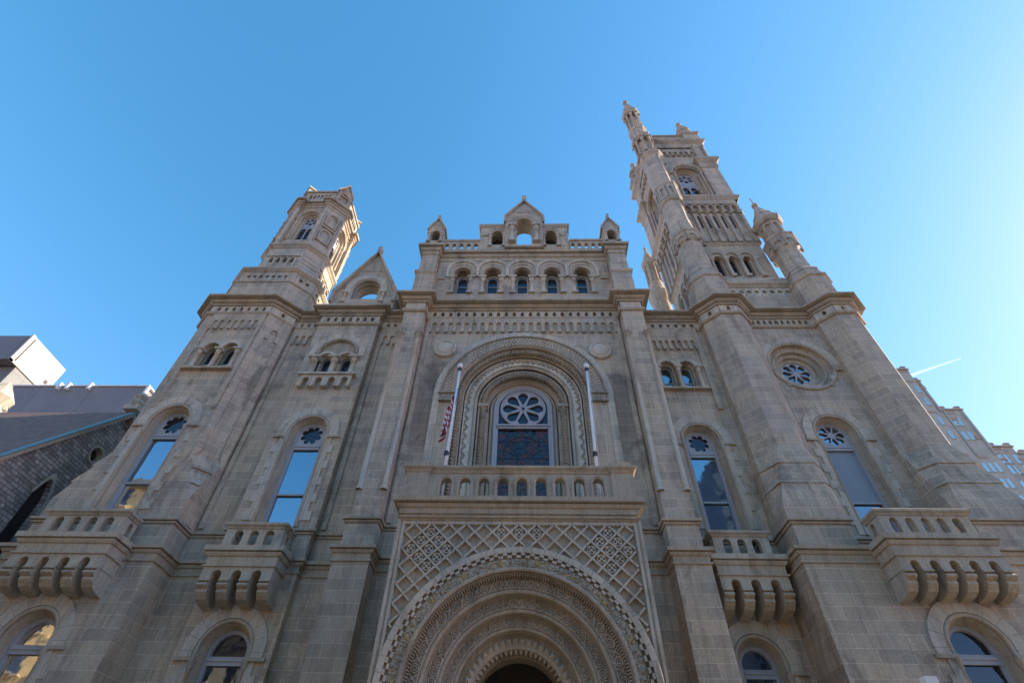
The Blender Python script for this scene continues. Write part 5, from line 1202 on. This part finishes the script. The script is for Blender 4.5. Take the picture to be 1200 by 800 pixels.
# corner piers of the belfry with caps
for (x, y) in ((BX1, BY0), (BX0, BY1), (BX1, BY1)):
    sx, sy = (1 if x == BX1 else -1), (1 if y == BY1 else -1); cxp, cyp = x - sx * .55, y - sy * .55
    q = lambda h: [(cxp - h, cyp + h), (cxp - h, cyp - h), (cxp + h, cyp - h), (cxp + h, cyp + h)]
    closed_wall(q(.82), 46.2, 53.4, 'corner_pier')
    m = MB(); m.mould(q(.82), [(0, 52.2), (.1, 52.3), (.12, 52.5), (.12, 53.2), (.3, 53.5), (.45, 53.7), (.45, 54.05), (.1, 54.2), (-.3, 54.25)], True); part(m, 'corner_pier_cap', 'trim')
    closed_wall(q(.72), 54.1, 58.6, 'corner_pier')
    for s in (-1, 1):
        m = MB(); m.lathe(cxp + s * .5, cyp - .82, [(.16, 54.3), (.13, 54.6), (.13, 56.8), (.24, 57.4), (.24, 57.6)], 10); part(m, 'colonette', 'trim')
    closed_wall(q(.85), 59.2, 61.0, 'corner_block')
    m = MB(); m.mould(q(.85), [(0, 60.9), (.08, 60.95), (.18, 61.15), (.18, 61.35), (-.3, 61.4)], True); part(m, 'corner_block_cap', 'trim')
    turret(cxp - .1, cyp, [(.62, 61.3), (.6, 62.9), (.78, 63.1), (.8, 63.3), (.7, 63.4), (.6, 63.9), (.64, 63.95), (.5, 64.2), (.22, 65.4), (.18, 65.5), (.3, 65.7), (.3, 65.9), (.1, 66.1), (.06, 66.7), (0, 66.7)], 'pinnacle', 'trim', label='short spired pinnacle on the right tower')
m = MB(); m.mould(pl(.12), [(0, 57.6), (.05, 57.7), (.1, 58.0), (.1, 58.3), (.3, 58.6), (.42, 58.75), (.45, 59.05), (.1, 59.2), (-.6, 59.25)], True); part(m, 'tower_cornice', 'trim')
m = MB(); q = [(BX0, BY1), (BX0, BY0), (BX1, BY0), (BX1, BY1)]
for i in range(4):
    Ms, l = segframe(q[i], q[(i + 1) % 4]); k = MB(Ms); n = 10
    k.plate([(.5, 59.2), (l - .5, 59.2), (l - .5, 61.0), (.5, 61.0)], [archpoly(1.2 + (l - 2.4) * (j + .5) / n, 60.35, .16, 59.9, 8) for j in range(n)], .0, .3, sides=False, back=False); k.box(.5, l - .5, -.12, .35, 61.0, 61.25); k.face([(.5, .28, 59.2), (l - .5, .28, 59.2), (l - .5, .28, 61), (.5, .28, 61)])
    m.f += [tuple(len(m.v) + q2 for q2 in f) for f in k.f]; m.v += k.v; m.uv += k.uv; m.sm += k.sm
part(m, 'tower_parapet', 'trim')
# small round stair turret behind the roof parapet
m = MB(); sx_, sy_ = 13.2, 9.65
def flat_lathe(m, x, y, prof, n):
    k = MB(); k.lathe(x, y, prof, n); m.f += [tuple(len(m.v) + q for q in f) for f in k.f]; m.v += k.v; m.uv += k.uv; m.sm += [False] * len(k.sm)
flat_lathe(m, sx_, sy_, [(.82, 28.3), (.82, 40.0), (.98, 40.5), (1.04, 40.9), (1.04, 41.5), (.86, 41.9), (.8, 42.3), (.68, 43.3), (.62, 43.4), (.62, 46.0), (.82, 46.3), (.86, 46.5), (.86, 46.8), (.76, 46.9), (.12, 49.3), (.07, 49.4), (.17, 49.6), (.17, 49.75), (.05, 50.0), (.04, 50.7), (0, 50.7)], 16); st = part(m, 'stair_turret', 'stone', label='small round turret with a cone roof, sunlit, left of the tall tower')
m = MB()
for k in range(8):
    a = k * PI / 4 + .2; x, y = sx_ + .68 * math.cos(a), sy_ + .68 * math.sin(a); flat_lathe(m, x, y, [(.1, 43.3), (.08, 43.5), (.08, 45.8), (.13, 46.1)], 6)
m.build('colonette', 'trim', st)

# =====================================================================  FLAGPOLES, FLAG, FLOODLIGHT
def pole(x0, x1, y, name, label):
    r = thing(name, label, 'flagpole', (x0, y, 11.27), 'flagpoles on the central balcony')
    m = MB(); m.tube((x0, y, 11.27), (x1, y, 19.35), .085, .055, 14); m.build('pole', 'white', r)
    m = MB(); m.lathe(x1, y, [(0, 19.42), (.09, 19.46), (.14, 19.56), (.14, 19.64), (.08, 19.74), (0, 19.77)], 14); m.build('ball', 'white', r)
    m = MB(); m.lathe(x1, y, [(.07, 19.25), (.11, 19.3), (.11, 19.42), (0, 19.42)], 12); m.lathe(x0 + .02, y, [(.09, 14.2), (.11, 14.25), (.11, 14.4), (.09, 14.45)], 12); m.build('collar', 'iron', r)
    m = MB(); m.tube((x0 + .13, y - .05, 12.8), (x1 + .08, y - .05, 19.3), .008, .008, 5); m.build('halyard', 'white', r)
pole(-3.45, -3.31, -3.2, 'flagpole', 'white flagpole with a hanging flag, left of the great window')
pole(3.0, 3.1, -3.2, 'flagpole', 'bare white flagpole with a ball top, right of the great window')
def flagmat():
    m, nt, b = base_mat('flag_cloth', .8); uv = nd(nt, 'ShaderNodeUVMap'); s = nd(nt, 'ShaderNodeSeparateXYZ'); nt.links.new(uv.outputs[0], s.inputs[0])
    a = nd(nt, 'ShaderNodeMath', operation='MULTIPLY'); a.inputs[1].default_value = 6.5; nt.links.new(s.outputs[1], a.inputs[0])
    f = nd(nt, 'ShaderNodeMath', operation='FRACT'); nt.links.new(a.outputs[0], f.inputs[0])
    g_ = nd(nt, 'ShaderNodeMath', operation='GREATER_THAN'); g_.inputs[1].default_value = .5; nt.links.new(f.outputs[0], g_.inputs[0])
    c1 = mixc(nt, 'MIX', g_.outputs[0], (.34, .015, .03), (.60, .58, .57))
    cu = nd(nt, 'ShaderNodeMath', operation='LESS_THAN'); cu.inputs[1].default_value = .4; nt.links.new(s.outputs[0], cu.inputs[0])
    cv = nd(nt, 'ShaderNodeMath', operation='GREATER_THAN'); cv.inputs[1].default_value = .4615; nt.links.new(s.outputs[1], cv.inputs[0])
    an = nd(nt, 'ShaderNodeMath', operation='MULTIPLY'); nt.links.new(cu.outputs[0], an.inputs[0]); nt.links.new(cv.outputs[0], an.inputs[1])
    v = nd(nt, 'ShaderNodeTexVoronoi', Scale=18.0); nt.links.new(uv.outputs[0], v.inputs[0]); st_ = nd(nt, 'ShaderNodeMath', operation='LESS_THAN'); st_.inputs[1].default_value = .16; nt.links.new(v.outputs['Distance'], st_.inputs[0])
    bl_ = mixc(nt, 'MIX', st_.outputs[0], (.015, .025, .09), (.6, .6, .62))
    nt.links.new(mixc(nt, 'MIX', an.outputs[0], c1, bl_), b.inputs['Base Color']); return m
m = MB(); NU, NV = 46, 26
def fp(u, v):
    """limp flag: hoist at the pole, cloth gathered in folds hanging straight down"""
    hoist_z = 16.5 + 1.65 * v; drop = 2.0 * u * (1 - .12 * v)
    fold = math.sin(u * 15 + v * 2.1)
    x = -3.33 - .44 * u * (1 - .35 * v) - .08 * fold * (.35 + u) + .17 * math.sin(PI * min(1, u * 3)) * v * (1 - u); y = -3.2 + .11 * math.cos(u * 15 + v * 2.1) * min(1, .3 + u)
    return (x, y, hoist_z - drop * .85)
for i in range(NU):
    for j in range(NV):
        u0, u1, v0, v1 = i / NU, (i + 1) / NU, j / NV, (j + 1) / NV
        m.face([fp(u0, v0), fp(u1, v0), fp(u1, v1), fp(u0, v1)], [(u0, v0), (u1, v0), (u1, v1), (u0, v1)], True)
tag(m.build('flag', flagmat()), 'limp red and white striped flag with a blue canton hanging from the left flagpole', 'flag')
m = MB(); m.box(-.28, .12, -4.4, -4.1, 11.9, 12.1); fl = thing('floodlight', 'small pale blue floodlight behind the middle opening of the central balcony', 'floodlight', (-.08, -4.2, 11.27))
m = MB(); m.box(-.26, .1, -4.36, -4.1, 11.98, 12.1); m.build('lamp_head', plain('light_blue_metal', (.45, .6, .78), .4), fl)
m = MB(); m.box(-.17, .01, -4.3, -4.16, 11.6, 11.97); m.lathe(-.08, -4.23, [(.04, 11.27), (.04, 11.6), (0, 11.6)], 8); m.build('bracket', plain('light_blue_metal', (.3, .42, .6), .4), fl)
lp = thing('street_lamp', 'white lamp post head at the bottom edge before the right tower', 'street lamp', (9.35, -8, .13))
m = MB(); m.lathe(9.35, -8, [(.16, .13), (.14, .5), (.07, .6), (.06, 4.55), (0, 4.55)], 12); m.build('post', 'iron', lp)
m = MB(); m.box(9.2, 9.48, -8.12, -7.88, 4.5, 5.02); m.build('lamp_head', 'white', lp)

# =====================================================================  CHURCH ON THE LEFT
def rubble():
    m, nt, b = base_mat('rubble_stone', .9)
    uv = nd(nt, 'ShaderNodeUVMap'); a = nd(nt, 'ShaderNodeTexBrick', offset=.37, offset_frequency=2, squash=.6, squash_frequency=3); a.inputs['Scale'].default_value = 1
    a.inputs['Brick Width'].default_value = .5; a.inputs['Row Height'].default_value = .21; a.inputs['Mortar Size'].default_value = .014
    a.inputs['Color1'].default_value = (.46, .42, .37, 1); a.inputs['Color2'].default_value = (.22, .205, .185, 1); a.inputs['Mortar'].default_value = (.07, .07, .075, 1)
    nt.links.new(uv.outputs[0], a.inputs[0]); n = nd(nt, 'ShaderNodeTexNoise', Scale=6, Detail=6); geo = nd(nt, 'ShaderNodeNewGeometry'); nt.links.new(geo.outputs[0], n.inputs[0])
    r = ramp(nt, [(.3, (.75,) * 3), (.7, (1.2,) * 3)]); nt.links.new(n.outputs[0], r.inputs[0]); nt.links.new(mixc(nt, 'MULTIPLY', 1, a.outputs[0], r.outputs[0]), b.inputs[0])
    bm = nd(nt, 'ShaderNodeBump'); bm.inputs['Distance'].default_value = .05; bm.inputs['Strength'].default_value = .7
    s = nd(nt, 'ShaderNodeMath', operation='SUBTRACT'); nt.links.new(n.outputs[0], s.inputs[0]); nt.links.new(a.outputs['Fac'], s.inputs[1]); nt.links.new(s.outputs[0], bm.inputs['Height']); nt.links.new(bm.outputs[0], b.inputs['Normal'])
    return m
M['rubble'] = rubble()
def slate():
    m, nt, b = base_mat('slate_roof', .8); uv = nd(nt, 'ShaderNodeUVMap'); a = nd(nt, 'ShaderNodeTexBrick'); a.inputs['Scale'].default_value = 1
    a.inputs['Brick Width'].default_value = .3; a.inputs['Row Height'].default_value = .22; a.inputs['Mortar Size'].default_value = .008
    a.inputs['Color1'].default_value = (.24, .155, .115, 1); a.inputs['Color2'].default_value = (.17, .115, .09, 1); a.inputs['Mortar'].default_value = (.05, .045, .045, 1)
    nt.links.new(uv.outputs[0], a.inputs[0]); nt.links.new(a.outputs[0], b.inputs[0]); return m
M['slate'] = slate()
CXW = -26.0; ry0, rz0 = 4.2, 22.4; sl_ = 1.305
ch = thing('church_building', 'grey rubble stone church with a steep brown slate roof at the left edge', 'church', (-34, 4, 0))
Ms = Matrix(((0, 1, 0, CXW), (1, 0, 0, 0), (0, 0, 1, 0), (0, 0, 0, 1)))       # local x -> world Y ; local y(depth) -> world X
Ms = Matrix(((0, -1, 0, CXW), (1, 0, 0, 0), (0, 0, 1, 0), (0, 0, 0, 1)))
ye = -6.0; zeave = rz0 - sl_ * (ry0 - ye)
lanc = lambda c, zs, r, z0: [(c - r, z0), (c + r, z0), (c + r, zs)] + [(c + r - 2 * r * (1 - math.cos(t)) if False else c + r * (1 - k / 8), zs + 2.1 * r * math.sin(PI / 2 * k / 8)) for k, t in [(k, 0) for k in range(1, 8)]] + [(c, zs + 2.1 * r)] + [(c - r * (k / 8), zs + 2.1 * r * math.sin(PI / 2 * (1 - k / 8))) for k in range(1, 8)] + [(c - r, zs)]
m = MB(Ms); lw = [lanc(2.35, 15.25, .5, 6), lanc(4.0, 15.5, .5, 6), lanc(5.65, 15.25, .5, 6)]
m.plate([(ye, 0), (2 * ry0 - ye, 0), (2 * ry0 - ye, zeave - .2), (ry0, rz0 - .25), (ye, zeave - .2)], [circ(3.85, 18.85, .44, 24)] + lw, 0, .32); m.build('gable_wall', 'rubble', ch)
m = MB(Ms); m.face([(ye, .3, 0), (2 * ry0 - ye, .3, 0), (2 * ry0 - ye, .3, 8), (6.2, .3, 19.4), (2.2, .3, 19.4), (ye, .3, 8)]); m.build('dark_glazing', 'dark', ch)
m = MB(Ms); m.sweep(arch(3.85, 18.85, .44, None, 24, True), [(.16, .01), (.16, -.04), (.02, -.05), (-.02, .1), (-.08, .3)]); m.build('round_window', 'trim', ch)
for c, zs in ((2.35, 15.25), (4.0, 15.5), (5.65, 15.25)):
    m = MB(Ms); L_ = lanc(c, zs, .5, 6); L2 = lanc(c, zs, .66, 6)
    for i in range(1, len(L_) - 0 - 1): m.face([(L_[i][0], -.04, L_[i][1]), (L2[i][0], -.04, L2[i][1]), (L2[i + 1][0], -.04, L2[i + 1][1]), (L_[i + 1][0], -.04, L_[i + 1][1])])
    m.build('lancet_window', 'pale', ch)
m = MB()
def rl_(y): return rz0 - sl_ * abs(y - ry0)
for (ya, yb) in ((ye - .4, ry0), (ry0, 2 * ry0 - ye + .4)):
    m.face([(-75, ya, rl_(ya)), (CXW + .25, ya, rl_(ya)), (CXW + .25, yb, rl_(yb)), (-75, yb, rl_(yb))])
m.build('roof', 'slate', ch)
m = MB()
for sgn in (-1, 1):
    ya = ry0 + sgn * (ry0 - ye + .4); n_ = 1
    for (x0, x1, d0, d1, mt) in ((CXW + .0, CXW + .34, -.34, -.02, 'trim'),):
        P = [(ya, rl_(ya) + d0), (ry0, rz0 + d0), (ry0, rz0 + d1), (ya, rl_(ya) + d1)]
        for i in range(4):
            j = (i + 1) % 4; m.face([(x0, *P[i]), (x0, *P[j]), (x1, *P[j]), (x1, *P[i])])
        m.face([(x1, *p) for p in P])
m.build('rake_moulding', 'trim', ch)
m = MB()
for sgn in (-1, 1):
    ya = ry0 + sgn * (ry0 - ye + .4); P = [(ya, rl_(ya) + .0), (ry0, rz0 + .0), (ry0, rz0 + .1), (ya, rl_(ya) + .1)]; x0, x1 = CXW - .0, CXW + .4
    for i in range(4): j = (i + 1) % 4; m.face([(x0, *P[i]), (x0, *P[j]), (x1, *P[j]), (x1, *P[i])])
    m.face([(x1, *p) for p in P])
m.build('copper_flashing', 'copper', ch)
m = MB(); m.box(CXW - .5, CXW + .45, ry0 - .35, ry0 + .35, rz0 + .1, rz0 + .45); m.lathe(CXW, ry0, [(.4, rz0 + .45), (.5, rz0 + .7), (.35, rz0 + .95), (.5, rz0 + 1.2), (.15, rz0 + 1.6), (0, rz0 + 1.65)], 7); m.build('finial', 'pale', ch)
m = MB(); m.lathe(-37.6, 5.2, [(.45, 21.5), (.5, 22.2), (.9, 22.6), (1.1, 23.3), (.8, 23.9), (1.15, 24.5), (.5, 25.4), (.12, 25.8), (0, 26.0)], 9)
for q in range(10):
    a = q * .63; m.lathe(-37.6 + .9 * math.cos(a), 5.2 + .9 * math.sin(a), [(0, 23.0 + (q % 3) * .6), (.25, 23.2 + (q % 3) * .6), (.1, 23.5 + (q % 3) * .6), (0, 23.6 + (q % 3) * .6)], 5)
m.build('finial', 'pale', ch)
m = MB(); m.box(-75, CXW - .7, ye + .2, 2 * ry0 - ye - .2, 0, zeave - .3); m.build('nave_wall', 'rubble', ch)

# grey panelled building behind the church
def panels(name, c, w, h, mort, rough=.6):
    m, nt, b = base_mat(name, rough); uv = nd(nt, 'ShaderNodeUVMap'); a = nd(nt, 'ShaderNodeTexBrick', offset=0); a.inputs['Scale'].default_value = 1
    a.inputs['Brick Width'].default_value = w; a.inputs['Row Height'].default_value = h; a.inputs['Mortar Size'].default_value = .04
    a.inputs['Color1'].default_value = (*c, 1); a.inputs['Color2'].default_value = (*[x * .9 for x in c], 1); a.inputs['Mortar'].default_value = (*mort, 1)
    nt.links.new(uv.outputs[0], a.inputs[0]); n = nd(nt, 'ShaderNodeTexNoise', Scale=.4, Detail=4); geo = nd(nt, 'ShaderNodeNewGeometry'); nt.links.new(geo.outputs[0], n.inputs[0])
    r = ramp(nt, [(.3, (.9,) * 3), (.7, (1.1,) * 3)]); nt.links.new(n.outputs[0], r.inputs[0]); nt.links.new(mixc(nt, 'MULTIPLY', 1, a.outputs[0], r.outputs[0]), b.inputs[0]); return m
gb = thing('grey_building', 'long low grey panelled building behind the church ridge', 'building', (-50, 26, 0))
m = MB(); m.box(-57.2, -42.0, 20, 32, 0, 38.6); m.box(-42.0, -36, 20.3, 32, 0, 37.5); m.build('wall', panels('grey_panels', (.20, .185, .19), 6.0, 60, (.1, .1, .1)), gb)
m = MB(); m.box(-57.3, -41.7, 19.85, 32, 38.6, 38.75); m.box(-41.98, -41.7, 19.9, 20.2, 36.0, 38.6); m.build('parapet_cap', 'white', gb)
m = MB()
for x in (-51.9, -50.9, -48.4): m.box(x, x + .25, 19.6, 20.3, 38.0, 38.9)
m.build('vent_fin', 'white', gb)
wb = thing('white_building', 'tall building with a sunlit white side and dark panelled front at the left edge', 'building', (-80, 30, 0))
m = MB(); m.box(-100, -60.1, 19.3, 25.55, 42.3, 46.2); m.build('upper_storey', panels('dark_panels', (.17, .165, .18), 5.5, 8, (.05, .05, .06)), wb)
m = MB(); m.box(-60.1, -60.0, 19.25, 25.6, 42.2, 46.4); m.box(-60.0, -59.9, 19.25, 25.6, 42.2, 42.45); m.box(-60.0, -59.9, 19.25, 19.7, 42.2, 46.4); m.build('white_cladding', plain('white_render', (.37, .35, .32), .7, 0, .05), wb)
m = MB(); m.box(-100, -60.05, 20.6, 25.5, 0, 42.2); m.build('lower_storeys', panels('pale_panels', (.17, .18, .17), 1.6, 3.2, (.12, .12, .12)), wb)
m = MB(); m.tube((-59.95, 19.9, 42.5), (-59.95, 19.9, 46.1), .05, .05, 6); m.box(-59.99, -59.9, 24.4, 24.8, 43.2, 43.6); m.build('fitting', 'iron', wb)
m = MB(); m.box(-59.0, -58.7, 19, 19.6, 41.2, 41.5) 

# =====================================================================  SKYSCRAPER ON THE RIGHT
sk = thing('brick_skyscraper', 'stepped pale brick office tower with terracotta panels behind the right tower', 'skyscraper', (90, 64, 0))
SB = panels('pale_brick', (.40, .39, .33), 2.4, .9, (.35, .335, .285), .85); M['terra'] = plain('terracotta', (.34, .25, .19), .8, 0, .2, .6)
M['skyglass'] = glass('sky_reflecting_glass', (.45, .48, .45), .9, .08)
blocks = [(76, 82.6, 60, 79), (70, 84.0, 60.2, 76.2), (70, 88.3, 60.0, 68.6), (70, 93, 60.3, 60.2), (70, 104, 60.1, 58.8)]
m = MB()
for i, (a, b, y, z) in enumerate(blocks): m.box(a, b, y - .4 * (len(blocks) - i) + 2, y + 25 - i, -0.0 if i == 4 else 30, z)
m.build('wall', SB, sk)
fy = lambda i: blocks[i][2] - .4 * (len(blocks) - i) + 2 if True else 0
m = MB(); mf = MB(); mw = MB(); TP = []
class TPB:
    def box(s, *a): TP.append(a)
mt = TPB()
def front(x, z): return min([fy(i) for i, (a, b, y, zt) in enumerate(blocks) if a <= x <= b and z < zt] or [fy(4)])
def skw(x, y, z, w=.62, h=1.8):
    mw.box(x - w / 2, x + w / 2, y - .03, y + .1, z, z + h); mf.box(x - w / 2 - .12, x + w / 2 + .12, y - .08, y + .1, z - .2, z - .02)
for i, (x0, x1, zt, zb_) in enumerate(((76.5, 82.2, 78.2, 77), (72, 83.6, 75.2, 69), (84.3, 88, 67.4, 61), (72, 83.6, 67.0, 61), (88.5, 92.6, 59.3, 57), (72, 103, 57.0, 30))):
    y = {0: fy(0), 1: fy(1), 2: fy(2), 3: fy(2), 4: fy(3), 5: fy(4)}[i]
    z = zt - 2.6
    while z > zb_ - 2.7:
        x = x0 + .8; k = 0
        while x < x1 - .4:
            skw(x, front(x, z), z)
            if (k % 3) == 2 or (i != 5 and k % 2 == 1): x += 1.7
            else: x += 1.1
            k += 1
        z -= 3.3
    for x in [x0 + q for q in range(0, int(x1 - x0), 4)]:
        mt.box(x + .3, x + 2.2, front(x + 1, zt) - .05, front(x + 1, zt) + .1, zt + .15, zt + .75)
for x, y, z in ((77.5, 1, 69.5), (84.6, 2, 66.0), (86.8, 2, 61.5), (82.8, 1, 74.0), (78, 1, 74.0), (81, 2, 58.9)):
    mt.box(x, x + 1.4, fy(y) - .12, fy(y) + .1, z, z + .9)
for i, (a, b, y, z) in enumerate(blocks):
    mf.box(a - .2, b + .2, fy(i) - .25, fy(i) + .4, z, z + .3)
    for q in range(int((b - a) / 3)): mt.box(b - 1.2 - q * 3, b - .2 - q * 3, fy(i) - .22, fy(i) + .3, z + .3, z + .9)
for x in [72 + 3.8 * k for k in range(9)]: m.box(x - .25, x + .25, fy(4) - .28, fy(4) + .1, 30, 58.6)
for x in (76.2, 79.8, 83.7): m.box(x - .2, x + .2, fy(1) - .25, fy(1) + .1, 68, 76)
for x in (84.4, 88.0): m.box(x - .2, x + .2, fy(2) - .25, fy(2) + .1, 58, 68.5)
m.build('pier', SB, sk); mf.build('ledge', 'trim', sk); 
for a in TP: k = MB(); k.box(*a); k.build('terracotta_panel', 'terra', sk)
mw.build('window', 'skyglass', sk)
# =====================================================================  BUILDINGS ACROSS THE STREET (seen as reflections)
def street_block(name, label, x0, x1, y0, z1, c, wcol, step=3.2):
    b_ = thing(name, label, 'building', ((x0 + x1) / 2, y0 - 8, 0))
    m = MB(); m.box(x0, x1, y0 - 16, y0, 0, z1); m.build('wall', panels(name + '_stone', c, 2.0, .6, [q * .8 for q in c], .85), b_)
    m = MB(); mf = MB(); z = 4
    while z < z1 - 3:
        x = x0 + 2
        while x < x1 - 2: m.box(x - .7, x + .7, y0 - .1, y0 + .03, z, z + 2.2); mf.box(x - 1, x + 1, y0, y0 + .3, z - .35, z); x += step
        z += 4.2
    mf.box(x0 - .4, x1 + .4, y0 - .2, y0 + .9, z1 - .9, z1); m.build('window', 'glassd', b_); mf.build('ledge', 'trim', b_)
street_block('limestone_building', 'tall pale limestone block across the street behind the camera', -95, -47, -44, 41, (.70, .50, .24), 0)
street_block('tan_building', 'lower tan stone block across the street behind the camera', -46, -22, -45, 27, (.52, .42, .27), 0)
street_block('brick_building', 'low brown block across the street behind the camera', -20, 18, -46, 19, (.36, .30, .24), 0)
street_block('office_building', 'slim dark office tower across the street behind the camera', 34.6, 52, -58, 57, (.10, .13, .17), 0, 2.4)
street_block('apartment_building', 'dark mid-rise block beside the office tower behind the camera', 20, 34.2, -60, 41, (.14, .16, .19), 0, 3.4)
# =====================================================================  VAPOUR TRAIL
m = MB(); a = Vector((0, -22, 1.6)); 
def dirpx(x, y): return ((x - 600) * r2 - (y - 400) * u2 + F_PX * f_).normalized()
p0, p1 = a + dirpx(1066, 440) * 9000, a + dirpx(1128, 419) * 9600; m.tube(p0, p1, 22, 9, 10)
vm = bpy.data.materials.new('vapour'); vm.use_nodes = True; vm.node_tree.nodes.clear(); vo = vm.node_tree.nodes.new('ShaderNodeOutputMaterial'); vs = vm.node_tree.nodes.new('ShaderNodeVolumeScatter'); vs.inputs['Density'].default_value = .009; vs.inputs['Anisotropy'].default_value = .3; vm.node_tree.links.new(vs.outputs[0], vo.inputs['Volume'])
m.build('vapour_trail', vm, kind='stuff')['label'] = 'thin white vapour trail in the sky'
